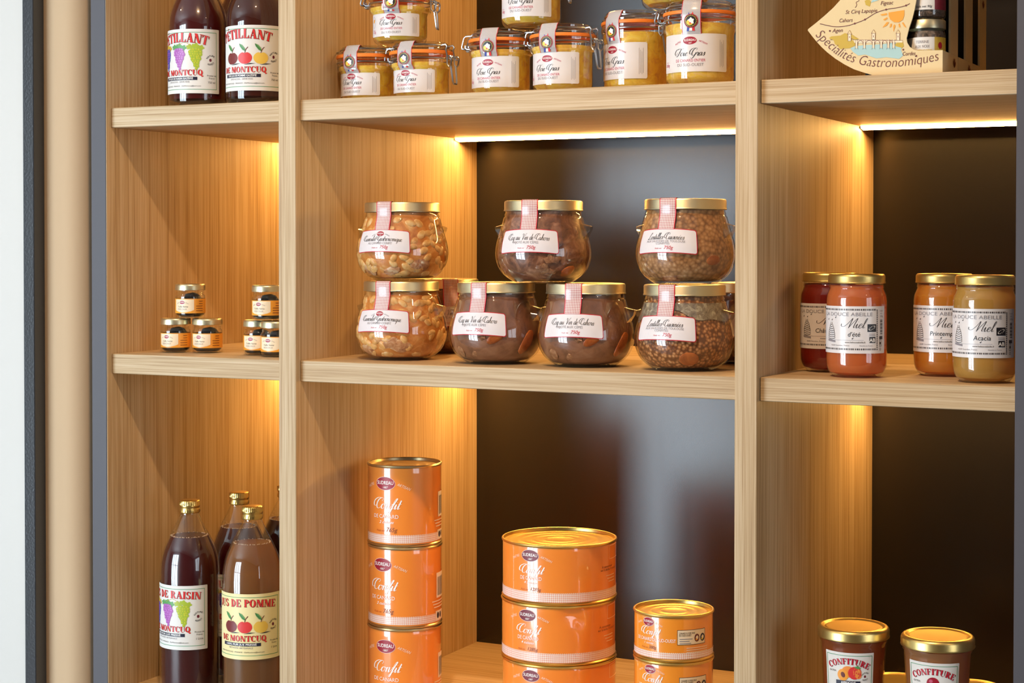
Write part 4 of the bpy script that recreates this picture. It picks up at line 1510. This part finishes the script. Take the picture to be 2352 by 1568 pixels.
def nature(p, cx, cy, s):
    p.text('NATURE', cx, cy + s * .95, s * .42, 'black', 3, bold=.012, arc=s * 1.3, rot=.25)
    p.text('RESPECT', cx + s * .25, cy - s * 1.35, s * .42, 'black', 3, bold=.012, arc=-s * 1.6, rot=.25)
    p.ellipse(cx, cy - s * .02, s * .36, s * .44, 'plum', 3, 12)
    p.ellipse(cx - s * .12, cy + s * .1, s * .1, s * .1, 'black', 4, 8)
    p.ellipse(cx + s * .12, cy - s * .12, s * .1, s * .1, 'black', 4, 8)


def juice_label(root, R, v0, v1, top, fruit, bar, sub, vol, paper, hw=None):
    RR = lambda z: R
    hw = hw or R * radians(77)
    lb = obj('label', wrap_label('label', RR, R, 0, -hw, hw, v0, v1, M[paper], .0003, .0012), root)
    p = Print(RR, R, 0, .00035)
    h = v1 - v0
    mg = .0045
    p.frame(-hw + mg, v0 + mg * 1.2, hw - mg, v1 - mg, .0007, 'green', 1)
    if len(top) < 10:
        p.fat(top, -.001, v0 + h * .80, .0130, width=.080, arc=.16)
    else:
        p.fat(top, .001, v0 + h * .805, .0102, width=.092, arc=.5)
    if fruit == 'grape':
        for cx, a, b, lf in ((-.031, 'sky_blue', 'purple', 'hill'), (-.004, 'purple', 'purple2', 'leaf'), (.021, 'lime', 'yellow_grape', 'lime')):
            grapes(p, cx, v0 + h * .675, .0029, a, b, lf)
        p.stroke([(-.006, v0 + h * .74), (.006, v0 + h * .79), (.016, v0 + h * .73)], .0005, 'hill', 3)
    else:
        for cx, a in ((-.020, 'apple_dark'), (.0015, 'apple_red'), (.024, 'apple_yellow')):
            apple(p, cx, v0 + h * .50, .0094, a)
    p.fat('DE MONTCUQ', -.003, v0 + h * .280, .0078, width=.070)
    nature(p, hw - .0145, v0 + h * .52, .0052)
    p.rect(-.034, v0 + h * .205, .024, v0 + h * .255, 'navy', 2)
    p.text(bar, -.005, v0 + h * .217, .0026, 'white', 3, bold=.015, width=.046)
    p.text(sub, -.005, v0 + h * .165, .0024, 'grey', 2, width=.036)
    p.text('46800 MONTCUQ - FRANCE - DeMontcuq@aol.com', -.006, v0 + h * .105, .0017, 'dot', 2, width=.070)
    p.text('Produit de', hw - .0125, v0 + h * .265, .0023, 'black', 2)
    p.text('France', hw - .0125, v0 + h * .225, .0023, 'black', 2)
    p.text(vol, hw - .0125, v0 + h * .155, .0029, 'black', 2)
    p.obj('label_print', lb)


def bottle(kind, fruit, liq, level, labelled=True):
    root = empty('juice_bottle')
    spark = kind == 'sparkling'
    obj('glass_body', glass2 if spark else glass1, root)
    rf = g2 if spark else g1
    zs = [.012 + (level - .012) * k / 28 for k in range(29)]
    obj('juice', lathe('juice', [(0, .0095), (.030, .0095)] + [(rf(z) - .0022, z) for z in zs] + [(0, level)], M[liq], 64), root)
    if not spark:
        r = rf(level) - .0022
        parts = []
        rnd = random.Random(5)
        for i in range(70):
            a = rnd.uniform(0, 2 * pi)
            q = r - rnd.uniform(0, .0022)
            s = rnd.uniform(.0006, .0014)
            parts.append(ellipsoid((q * sin(a), -q * cos(a), level + s * .4), s, s, s * .7, (0, 0, 0), 6, 4))
        V, F = join(parts)
        f = obj('foam', mesh('foam', V, F, [M['foam']]), root)
        f['kind'] = 'stuff'
    obj('cap', cap2 if spark else cap1, root)
    if spark:
        juice_label(root, .0425, .019, .110, 'PÉTILLANT', fruit, 'PUR JUS DE RAISIN GAZÉIFIÉ' if fruit == 'grape' else 'PUR JUS DE POMME GAZÉIFIÉ', 'SANS ALCOOL - SERVIR FRAIS', '750 ml', 'paper_matte')
    else:
        juice_label(root, .0425, .070, .161, 'JUS DE RAISIN' if fruit == 'grape' else 'JUS DE POMME', fruit, '100% PUR JUS PRESSÉ', 'METHODE ARTISANALE', '1 Litre', 'paper_matte' if fruit == 'grape' else 'paper_cream')
    return root


b_raisin = bottle('litre', 'grape', 'grape_juice', .226)
b_pomme = bottle('litre', 'apple', 'apple_juice', .226)
b_sraisin = bottle('sparkling', 'grape', 'dark_juice', .235)
b_spomme = bottle('sparkling', 'apple', 'amber_juice', .235)
GB = 'juice bottles in the left bay'
place(b_raisin, 0, (-0.2226, 0.0602, S3T), ang(37.1, -42), 'litre of dark grape juice with white label and gold cap, in front', 'bottle', GB)
place(b_pomme, 0, (-0.1085, 0.0530, S3T), ang(35.1, -17), 'litre of amber apple juice with cream apple label, in front', 'bottle', GB)
place(b_raisin, 1, (-0.2060, 0.1580, S3T), ang(36.2, 8), 'dark grape juice litre standing behind the two front bottles', 'bottle', GB)
place(b_raisin, 1, (-0.1830, 0.2500, S3T), ang(34.5, -60), 'dark grape juice litre at the very back of the left bay', 'bottle', GB)
place(b_pomme, 1, (-0.0750, 0.1480, S3T), ang(33.5, -30), 'apple juice litre mostly hidden behind the oak divider', 'bottle', GB)
place(b_sraisin, 0, (-0.2202, 0.0800, S1T), ang(36.8, -34), 'sparkling grape juice bottle on the upper shelf, grapes on its label', 'bottle', GB)
place(b_spomme, 0, (-0.1190, 0.0800, S1T), ang(34.9, -24), 'sparkling apple juice bottle on the upper shelf, apples on its label', 'bottle', GB)
place(b_sraisin, 1, (-0.2150, 0.1800, S1T), ang(36, 60), 'dark red sparkling bottle behind the two on the upper shelf', 'bottle', GB)

# ------------------------------------------------------------------ tiny truffle jars
TP = [(0, .0015), (.014, .0015), (.016, 0), (.0185, .0006), (.0206, .0035), (.0215, .007), (.0215, .0310), (.0212, .0330), (.0196, .0348), (.0192, .0358), (.0200, .0368), (.0192, .0380), (.0198, .0392), (.0198, .0440)]
tj = empty('truffle_jar')
obj('glass_body', lathe('glass_body', TP, M['glass'], 48), tj)
obj('truffle_juice', lathe('truffle_juice', [(0, .0025), (.016, .0025), (.0195, .005), (.0200, .007), (.0200, .0270), (0, .0270)], M['truffle_juice'], 40), tj)
rnd = random.Random(2)
V, F = ellipsoid((.003, .002, .026), .0145, .0135, .0105, (.3, .2, .5), 14, 9)
V = [(x * (1 + rnd.uniform(-.07, .07)), y * (1 + rnd.uniform(-.07, .07)), z + rnd.uniform(-.0007, .0007)) for x, y, z in V]
obj('truffle', mesh('truffle', V, F, [M['truffle']]), tj)
obj('lid', lathe('lid', [(.0206, .0408), (.0217, .0406), (.0219, .0414), (.0217, .0425), (.0217, .0470), (.0212, .0488), (.0200, .0497), (.0186, .0494), (.0180, .0489), (0, .0489)], M['gold_lid'], 56), tj)
RT = lambda z: .0215
lb = obj('label', wrap_label('label', RT, .0215, 0, -.0215 * 2.9, .0215 * 2.9, .0075, .0285, M['orange_paper'], .0002, nv=2), tj)
p = Print(RT, .0215, 0, .00025)
p.poly([(-.0165, .0275), (.0145, .0275), (.0145, .0125), (.010, .0105), (.004, .0092), (-.003, .0088), (-.010, .0098), (-.0165, .0118)], 'cream', 1)
logo(p, -.003, .0232, .0082, .0050, 'crimson', 'grey', 'white', year=False)
p.text('Truffes Noires', -.002, .0160, .0024, 'dot', 2, shear=.35, width=.0165)
p.text('MORCEAUX', -.003, .0124, .0022, 'grey', 2, width=.0145)
for k in range(5):
    p.rect((.022, .022, .0175, .0175, .0175)[k], .0245 - k * .0034, .029, .0252 - k * .0034, 'brown', 2)
p.obj('label_print', lb)
GT = 'tiny truffle jars in the left bay'
TH = 0.0499
for i, (x, y, z, r, l) in enumerate([
        (-0.2638, 0.0831, 0, -28, 'tiny truffle jar at far left, lower row of the left trio'),
        (-0.2165, 0.0955, 0, -27, 'tiny truffle jar second from left, lower row of the left trio'),
        (-0.2415, 0.0885, 1, -24, 'tiny truffle jar topping the left trio'),
        (-0.1200, 0.0860, 0, -26, 'tiny truffle jar partly hidden, lower row of the right trio'),
        (-0.0770, 0.0665, 0, -26, 'tiny truffle jar cut off by the oak divider, lower row'),
        (-0.0985, 0.0760, 1, -28, 'tiny truffle jar topping the right trio beside the divider')]):
    place(tj, i, (x, y, S2T + z * TH), ang(36, r), l, 'jar', GT)

# ------------------------------------------------------------------ honey jars
HP = [(0, .0022), (.022, .0022), (.0245, 0), (.0268, .0006)] + smooth_prof([(.0285, .0020), (.0325, .0065), (.0352, .0130), (.0359, .0190)], 3) + [(.0359, .088)] + smooth_prof([(.0359, .0900), (.0352, .0965), (.0330, .1020), (.0318, .1050)], 3) + [(.0318, .1060), (.0326, .1072), (.0318, .1086), (.0316, .1140)]
RH = rad_at(HP[3:])
hon_glass = lathe('glass_body', HP, M['glass'], 64)
hon_lid = lathe('lid', [(.0326, .1118), (.0337, .1115), (.0340, .1124), (.0336, .1134), (.0336, .1192), (.0330, .1212), (.0316, .1225), (.0300, .1220), (.0288, .1208), (0, .1208)], M['gold_lid2'], 64)


def honey_jar(mat, word):
    root = empty('honey_jar')
    obj('glass_body', hon_glass, root)
    zs = [.006 + .103 * k / 26 for k in range(27)]
    obj('honey', lathe('honey', [(0, .0035), (.024, .0035)] + [(RH(z) - .0008, z) for z in zs] + [(0, .1091)], M[mat], 56), root)
    obj('lid', hon_lid, root)
    R = .0359
    RR = lambda z: R
    hw = R * radians(76)
    v0, v1 = .0295, .0850
    lb = obj('label', wrap_label('label', RR, R, 0, -hw, hw, v0, v1, M['paper'], .00025, .001), root)
    p = Print(RR, R, 0, .0003)
    x0, x1, y0, y1 = -hw + .002, hw - .0125, v0 + .0040, v1 - .0030
    for (a, b, c, d) in ((x0, y0, x1, y0 + .002), (x0, y1 - .002, x1, y1)):
        n = int((c - a) / .0022)
        for i in range(n):
            p.rect(a + i * .0022, b, a + i * .0022 + (.0012, .0015, .001)[i % 3], d, 'dot', 1)
    for i in range(int((y1 - y0) / .0022)):
        for x in (x0, x1 - .0015):
            p.rect(x, y0 + i * .0022, x + .0015, y0 + i * .0022 + .0013, 'dot', 1)
    p.text('LA DOUCE ABEILLE', (x0 + x1) / 2 + .001, v1 - .0115, .0042, 'grey', 2, width=.064)
    p.script('Miel', .006, v1 - .0255, .0115, 'dot', 2, width=.032, pen=.06, hair=.5)
    p.text(word, .0055, v1 - .0355, .0052, 'black', 2, shear=.15)
    # straw hive and bees
    hx, hy = -.0245, v0 + .0175
    p.poly([(hx - .0065, hy - .001), (hx + .0065, hy - .0025), (hx + .0068, hy - .005), (hx - .0068, hy - .0035)], 'grey', 2)
    for i in range(8):
        t_ = i / 7
        ww = .0058 * (1 - t_ ** 2.2 * .8)
        y = hy + .0165 * t_
        p.stroke([(hx - ww, y), (hx, y - .001), (hx + ww, y)], .0006, 'dot', 2)
        p.stroke([(hx - ww, y), (hx - ww * .96, y + .0024)], .0005, 'dot', 2, False)
        p.stroke([(hx + ww, y), (hx + ww * .96, y + .0024)], .0005, 'dot', 2, False)
    for bx, by in ((hx - .006, hy + .022), (hx + .001, hy + .0215), (hx + .007, hy + .0245), (.004, v0 + .0175)):
        p.ellipse(bx, by, .0009, .0006, 'dot', 2, 8, .6)
        p.ellipse(bx + .0008, by + .0008, .0007, .0004, 'grey', 3, 8, 1.2)
    # certification marks
    lx = x1 - .0075
    p.rect(lx - .0062, v0 + .0255, lx + .0052, v0 + .0345, 'black', 2)
    for i in range(12):
        a = 2 * pi * i / 12
        p.ellipse(lx - .0005 + .0036 * cos(a) + .0012 * sin(a), v0 + .030 + .0022 * sin(a) + .001 * cos(a), .0005, .0005, 'white', 3, 6)
    for k in range(2):
        p.rect(lx - .0040, v0 + .0226 - k * .0018, lx + .004, v0 + .0232 - k * .0018, 'grey', 2)
    p.rect(lx - .0038, v0 + .0125, lx + .0042, v0 + .0195, 'black', 2)
    p.text('AB', lx, v0 + .0137, .0042, 'white', 3, bold=.02)
    p.text('www.ladouceabeille.fr', .007, v0 + .0122, .0019, 'black', 2)
    p.text('46300 Gourdon, France', -.012, v0 + .0085, .0018, 'grey', 2)
    p.text('Récolté en France', .020, v0 + .0085, .0015, 'grey', 2)
    p.rect(-.020, v0 + .0154, .017, v0 + .0157, 'grey', 1)
    # bar code and weight at the right
    p.text('POIDS', hw - .0065, v1 - .0062, .0014, 'grey', 2)
    p.text('NET', hw - .0065, v1 - .0094, .0014, 'grey', 2)
    p.text('500g', hw - .0060, v1 - .0128, .0020, 'grey', 2)
    for i in range(14):
        p.rect(hw - .0085, v0 + .0225 + i * .0013, hw - .0045, v0 + .0225 + i * .0013 + (.0007, .0004, .0009)[i % 3], 'black', 2)
    p.rect(hw - .0098, v0 + .0165, hw - .0045, v0 + .0202, 'dot', 2)
    p.frame(hw - .0098, v0 + .0080, hw - .0066, v0 + .0160, .0004, 'dot', 2)
    p.ellipse(hw - .0082, v0 + .0120, .0009, .0016, 'dot', 3, 8)
    p.ring(hw - .0082, v0 + .0050, .0014, .0016, .0004, 'dot', 2)
    p.obj('label_print', lb)
    return root


GH = 'honey jars in the right bay'
place(honey_jar('honey_chestnut', 'Châtaignier'), 0, (0.6930, 0.1480, S2T), ang(16.2, -10), 'dark red chestnut honey jar behind the orange-red one', 'jar', GH)
place(honey_jar('honey_summer', "d'été"), 0, (0.7464, 0.0777, S2T), ang(15.3, -14), 'orange-red summer honey jar in front at the left', 'jar', GH)
place(honey_jar('honey_spring', 'Printemps'), 0, (0.8360, 0.1420, S2T), ang(12.5, -12), 'amber spring honey jar behind the pale yellow one', 'jar', GH)
place(honey_jar('honey_acacia', 'Acacia'), 0, (0.8995, 0.0655, S2T), ang(11.3, -14), 'pale yellow acacia honey jar in front by the grey end panel', 'jar', GH)

# ------------------------------------------------------------------ jam jars
CFH = 0.0965
CP = [(0, .003), (.026, .003), (.029, 0), (.0325, .0008), (.0342, .004), (.0350, .010), (.0372, .060), (.0382, .074), (.0386, .0775), (.0398, .0795), (.0400, .0830), (.0400, .090)]
RC_ = rad_at(CP[4:])


def facet(r, z, th):
    return r - (0.0005 * (0.5 + 0.5 * cos(th * 20)) if 0.008 < z < 0.0765 else 0)


conf_glass = lathe('glass_body', CP, M['glass'], 80, facet)
conf_lid = lathe('lid', [(.0405, .0838), (.0420, .0835), (.0424, .0846), (.0421, .0858), (.0421, .0918), (.0414, .0940), (.0398, .0958), (.0378, .0965), (.0362, .0960), (.0348, .0946), (.0338, .0942), (.0325, .0950), (.0312, .0949), (0, .0946)], M['gold_lid2'], 72)


def jam_jar(mat, word):
    root = empty('jam_jar')
    obj('glass_body', conf_glass, root)
    zs = [.006 + .076 * k / 20 for k in range(21)]
    obj('jam', lathe('jam', [(0, .004), (.030, .004)] + [(RC_(z) - .0012, z) for z in zs] + [(0, .0822)], M[mat], 56), root)
    obj('lid', conf_lid, root)
    rr = .0372
    hw = rr * radians(47)
    v0, v1 = .014, .071
    lb = obj('label', wrap_label('label', RC_, rr, 0, -hw, hw, v0, v1, M['paper_matte'], .0003, .0008), root)
    p = Print(RC_, rr, 0, .00035)
    p.frame(-hw + .0022, v0 + .0022, hw - .0022, v1 - .0032, .0006, 'green', 1)
    p.fat('CONFITURE', 0, v1 - .0135, .0070, 'red', width=.049, arc=.045)
    if word:
        p.ellipse(-.0005, v1 - .0225, .0075, .0068, 'peach', 2, 18)
        p.ellipse(.0075, v1 - .0235, .0078, .0076, 'apple_red', 3, 18, .4)
        p.ellipse(.0105, v1 - .0240, .0045, .0068, 'peach', 3, 14, .4)
        p.ellipse(-.0065, v1 - .0265, .0066, .0070, 'sun', 4, 18)
        p.ellipse(-.0062, v1 - .0262, .0025, .0034, 'brown', 5, 12, .4)
        p.poly([(.006, v1 - .0165), (.011, v1 - .0150), (.015, v1 - .0180), (.011, v1 - .0185)], 'leaf', 5)
        p.rect(-.0150, v1 - .0375, .0140, v1 - .0330, 'navy', 5)
        p.text(word, 0, v1 - .0366, .0029, 'white', 6, bold=.015)
    else:
        p.ellipse(0, v1 - .0235, .0072, .0070, 'crimson', 3, 20)
        p.ellipse(-.0022, v1 - .0210, .0022, .0020, 'rose', 4, 10)
        p.ellipse(.0085, v1 - .0290, .0060, .0058, 'apple_red', 2, 16)
        p.rect(-.0150, v1 - .0375, .0140, v1 - .0330, 'navy', 5)
    p.text('EXTRA', -.0195, v1 - .0235, .0021, 'dot', 2)
    nature(p, .0195, v1 - .0275, .0036)
    p.fat('DE MONTCUQ', 0, v1 - .0470, .0065, 'red', width=.048)
    p.obj('label_print', lb)
    return root


ja, jp = jam_jar('jam_apricot', 'ABRICOT'), jam_jar('jam_peach', '')
GA = 'jam jars on the bottom shelf of the right bay'
place(ja, 0, (0.7484, 0.0620, S3T + CFH), ang(15.4, -9), 'apricot jam jar with gold lid, stacked on another jar at the left', 'jar', GA)
place(jp, 0, (0.8493, 0.0568, S3T + CFH), ang(12.7, -8), 'paler jam jar with gold lid, stacked nearer the grey end panel', 'jar', GA)
place(ja, 1, (0.7484, 0.0620, S3T), ang(15.4, -9), 'apricot jam jar underneath the stacked apricot jar', 'jar', GA)
place(jp, 1, (0.8493, 0.0568, S3T), ang(12.7, -8), 'paler jam jar underneath the stacked paler jar', 'jar', GA)
place(ja, 1, (0.7650, 0.2080, S3T), ang(14, 20), 'jam jar in the back row, gold lid showing between the front jars', 'jar', GA)
place(jp, 1, (0.8560, 0.2160, S3T), ang(12, 20), 'jam jar in the back row at the right, gold lid just showing', 'jar', GA)

# ------------------------------------------------------------------ gift boxes with a fan-shaped front
FO = [(.7385, .0908), (.7300, .0822), (.7203, .0741), (.7100, .0662), (.6999, .0590), (.6996, .0575), (.7045, .0510), (.7100, .0441), (.7165, .0370), (.7231, .0307), (.7330, .0228), (.7440, .0155), (.7550, .0095), (.7672, .0049), (.7790, .0012), (.7880, .0003), (.8577, .0003), (.8577, .0267), (.8300, .0274), (.8254, .0286), (.8200, .0322), (.8170, .0372), (.8163, .0425), (.8190, .0530), (.8227, .0640), (.8255, .0750), (.8276, .0870), (.8290, .1050), (.8290, .1350), (.8577, .1480), (.8577, .1900), (.7900, .1900), (.7780, .1500), (.7600, .1180)]


def plate(name, pts, y0, y1, mat, zoff, parent):
    F2 = [tuple(f) for f in tessellate_polygon([[Vector((a, b, 0)) for a, b in pts]])]
    n = len(pts)
    V = [(a, y0, b + zoff) for a, b in pts] + [(a, y1, b + zoff) for a, b in pts]
    F = []
    area2 = sum(pts[i][0] * pts[(i + 1) % n][1] - pts[(i + 1) % n][0] * pts[i][1] for i in range(n))
    for a, b, c in F2:
        (x0, z0), (x1, z1), (x2, z2) = pts[a], pts[b], pts[c]
        if (x1 - x0) * (z2 - z0) - (x2 - x0) * (z1 - z0) < 0:
            b, c = c, b
        F += [(a, b, c), (c + n, b + n, a + n)]
    for i in range(n):
        j = (i + 1) % n
        F.append((i, i + n, j + n, j) if area2 > 0 else (j, j + n, i + n, i))
    return obj(name, mesh(name, V, F, [mat], smooth=False), parent)


def gift_box(k):
    y = .030 + k * .0820
    root = empty('gift_box', (0, 0, 0))
    z = S1T
    fr = plate('front_card', FO, y, y + .0025, M['card'], z, root)
    box('side_rail', .8555, .8577, y + .0026, y + .0800, z + .0003, z + .0267, M['card'], root)
    box('side_stile', .8555, .8577, y + .0400, y + .0800, z + .0268, z + .1900, M['card'], root)
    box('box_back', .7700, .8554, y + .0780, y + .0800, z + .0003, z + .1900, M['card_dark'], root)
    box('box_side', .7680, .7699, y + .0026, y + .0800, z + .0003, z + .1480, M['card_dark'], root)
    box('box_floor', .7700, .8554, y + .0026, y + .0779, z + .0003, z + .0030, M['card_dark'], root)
    # brown walnut-leaf print on the side
    for zz, sc in ((z + .016, 1.0), (z + .105, .9), (z + .150, .8)):
        p = Print(None, 1, 0, 0, lambda u, v, off: (.8577 + .0003 + off, u, v))
        for a in (-.9, -.3, .3, .9):
            p.ellipse(y + .060 + .004 * sin(a) * sc, zz + .006 * cos(a) * sc - .004, .0022 * sc, .0055 * sc, 'tan', 1, 10, -a)
        p.obj('leaf_print', root)
    return root, fr, y


boxes = []
for k, l in enumerate(('cream fan-shaped gift box of terrines with a printed river map, in front', 'cream gift box with a dark window slot, middle of the row of three', 'cream gift box with a dark window slot, rearmost of the row of three')):
    r_, fr, y = gift_box(k)
    tag(r_, l, 'gift box', 'cream gift boxes on the upper shelf')
    boxes.append((r_, fr, y))
root, fr, y = boxes[0]
p = Print(None, 1, 0, 0.0002, lambda u, v, off: (u, .030 - off, v + S1T))


def cd(*q):
    """points of the card print, given on a 0.13 mm drawing grid whose origin lies up and left of the card"""
    o = []
    for a, b in q:
        px, py = a / 3.843, b / 3.843
        o.append((.8577 - (425 - px) * .000511, .0029 + (163 - py) * .000505 + (425 - px) * .0000225))
    return o


def c1(a, b):
    return cd((a, b))[0]


def path_text(p, t, path, mat, layer, shear=.22, tall=1.0, bold=0.0):
    pp = cr(path, 8)
    d = [0]
    for a, b in zip(pp, pp[1:]):
        d.append(d[-1] + sqrt((a[0] - b[0]) ** 2 + (a[1] - b[1]) ** 2))
    V, F = text_tris(t, shear, bold)
    x0, x1 = min(a for a, b in V), max(a for a, b in V)
    k = d[-1] / (x1 - x0)
    out = []
    for a, b in V:
        w = (a - x0) * k
        i = 0
        while i < len(d) - 2 and d[i + 1] < w:
            i += 1
        f = (w - d[i]) / max(1e-9, d[i + 1] - d[i])
        (ax, ay), (bx_, by) = pp[i], pp[i + 1]
        L = max(1e-9, sqrt((bx_ - ax) ** 2 + (by - ay) ** 2))
        nx, ny = -(by - ay) / L, (bx_ - ax) / L
        h = b * k * tall
        out.append((ax + (bx_ - ax) * f + nx * h, ay + (by - ay) * f + ny * h))
    p.add(out, F, mat, layer)


# river, towns, sun, bridge and water
p.stroke(cd((555, 205), (680, 232), (790, 228), (868, 207), (958, 173), (1050, 118), (1144, 88), (1250, 72), (1318, 55), (1350, 38)), .0008, 'brown', 1)
p.stroke(cd((870, 68), (885, 45), (880, 20), (905, 5), (890, -20)), .0006, 'brown', 1)
p.poly(cd((965, 45), (1000, 60), (1010, 20), (990, -10), (955, 10)), 'hill', 1)
p.poly(cd((1010, 25), (1060, 10), (1110, -10), (1040, -30)), 'water', 1)
for a, b in ((868, 207), (958, 173), (1144, 88), (1318, 55), (645, 270), (1295, 440), (1408, 495)):
    p.ellipse(*c1(a, b), .0011, .0011, 'brown', 2, 10)
for w, a, b, ww in (('Cahors', 790, 193, 120), ('St Cirq Lapopie', 926, 115, 284), ('Figeac', 1152, 45, 112), ('Agen', 714, 282, 95), ('Cordes', 1346, 490, 112)):
    p.text(w, *c1(a, b), .0044, 'brown', 2, shear=.25, width=ww * .0001318)
p.poly(cd((1165, 115), (1303, 95), (1303, 140), (1290, 180), (1255, 203), (1215, 200), (1180, 175), (1168, 145)), 'sun', 2)
for q in (((1092, 130), (1150, 120), (1154, 135), (1110, 142)), ((1118, 175), (1152, 155), (1158, 168), (1130, 185)), ((1112, 246), (1150, 198), (1170, 200), (1150, 230)), ((1175, 246), (1182, 212), (1196, 214), (1192, 240)), ((1210, 285), (1206, 232), (1216, 218), (1226, 232)), ((1252, 218), (1262, 210), (1270, 246), (1258, 246)), ((1282, 205), (1294, 202), (1322, 250), (1304, 240))):
    p.poly(cd(*q), 'sun', 2)
p.poly(cd((640, 330), (660, 318), (740, 312), (780, 290), (806, 300), (840, 345), (870, 380), (875, 400), (820, 425), (740, 432), (715, 405), (690, 385), (680, 355), (650, 345)), 'hill', 1)
p.poly(cd((835, 300), (905, 345), (860, 352), (835, 335)), 'hill', 3)
p.poly(cd((830, 425), (880, 405), (960, 398), (1100, 392), (1220, 378), (1240, 395), (1290, 400), (1275, 440), (1295, 490), (1260, 520), (1150, 505), (1060, 515), (960, 480), (900, 490), (850, 455)), 'water', 1)
p.poly(cd((1222, 395), (1250, 372), (1290, 370), (1300, 410), (1285, 425), (1230, 410)), 'hill', 2)
p.poly(cd((865, 350), (1290, 358), (1288, 378), (865, 378)), 'cream', 3)
p.stroke(cd((835, 340), (875, 352), (1290, 360)), .0004, 'brown', 4, False)
for i, a in enumerate((885, 955, 1035, 1103, 1165, 1212)):
    p.poly(cd((a - 9, 350), (a + 9, 350), (a + 9, 425), (a - 9, 425)), 'cream', 4)
    for e_ in (-9, 9):
        p.stroke(cd((a + e_, 352), (a + e_, 422), (a + e_ * 1.6, 436)), .0003, 'brown', 5, False)
    if i < 5:
        b = (955, 1035, 1103, 1165, 1212)[i]
        p.stroke(cd((a + 9, 400), (a + 14, 372), ((a + b) / 2, 358), (b - 14, 372), (b - 9, 400)), .0004, 'brown', 5)
for a, b in ((822, 300), (1035, 296), (1250, 300)):
    p.poly(cd((a - 14, b), (a + 14, b), (a + 14, b + 62), (a - 14, b + 62)), 'cream', 4)
    p.stroke(cd((a - 14, b), (a - 14, b + 60), (a + 14, b + 60), (a + 14, b)), .0004, 'brown', 5, False)
    p.poly(cd((a - 19, b), (a + 19, b), (a, b - 34)), 'card', 4)
    p.stroke(cd((a - 19, b), (a + 19, b), (a, b - 34), (a - 19, b)), .0004, 'brown', 5, False)
    p.stroke(cd((a, b + 18), (a, b + 34)), .0006, 'brown', 5, False)
path_text(p, 'Spécialités Gastronomiques', cd((512, 312), (600, 395), (700, 478), (790, 528), (880, 560), (1000, 585), (1120, 592), (1260, 588), (1400, 572), (1500, 556), (1605, 532)), 'brown', 2, tall=1.15, bold=-.014)
p.obj('card_print', fr)

# little terrine jars seen through the window of the front box
MP = [(0, .001), (.018, .001), (.0195, 0), (.0212, .002), (.0218, .006), (.0218, .044), (.0205, .048), (.0203, .055)]


def terrine(words, accent, z, label):
    r_ = empty('terrine_jar', (.8325, .0585, z), radians(2))
    obj('glass_body', lathe('glass_body', MP, M['glass'], 40), r_)
    obj('terrine', lathe('terrine', [(0, .003), (.019, .003), (.0204, .006), (.0204, .043), (.019, .047), (0, .0475)], M['terrine'], 36), r_)
    obj('lid', lathe('lid', [(.0208, .0500), (.0219, .0500), (.0219, .0590), (.0210, .0602), (.0195, .0605), (.018, .0600), (0, .0600)], M['gold_lid'], 40), r_)
    RR = lambda q: .0218
    lb = obj('label', wrap_label('label', RR, .0218, 0, -.026, .034, .010, .0395, M['paper_matte'], .0002), r_)
    p = Print(RR, .0218, 0, .00025)
    p.rect(.0135, .010, .034, .0395, accent, 1)
    p.ellipse(.021, .030, .003, .004, 'crimson', 2, 14)
    for i, (w, c) in enumerate(words):
        p.text(w, -.0005, .0325 - i * .0052, .0032, c, 2, width=min(.0225, .0021 * len(w)))
    p.text('Poids net 90g', 0, .0125, .0026, 'dot', 2, shear=.25)
    p.obj('label_print', lb)
    return tag(r_, label, 'jar', 'terrine jars in the front gift box')


terrine([('TERRINE', 'grey'), ('AUX NOIX', 'grey'), ('DU PÉRIGORD', 'badge_yellow')], 'hill', S1T + .0040, 'small walnut terrine jar, lower one in the front gift box window')
terrine([('TERRINE', 'grey'), ('DE CANARD', 'grey'), ('AU MALBEC', 'crimson')], 'plum', S1T + .0648, 'small terrine jar labelled au malbec, upper one in the gift box window')
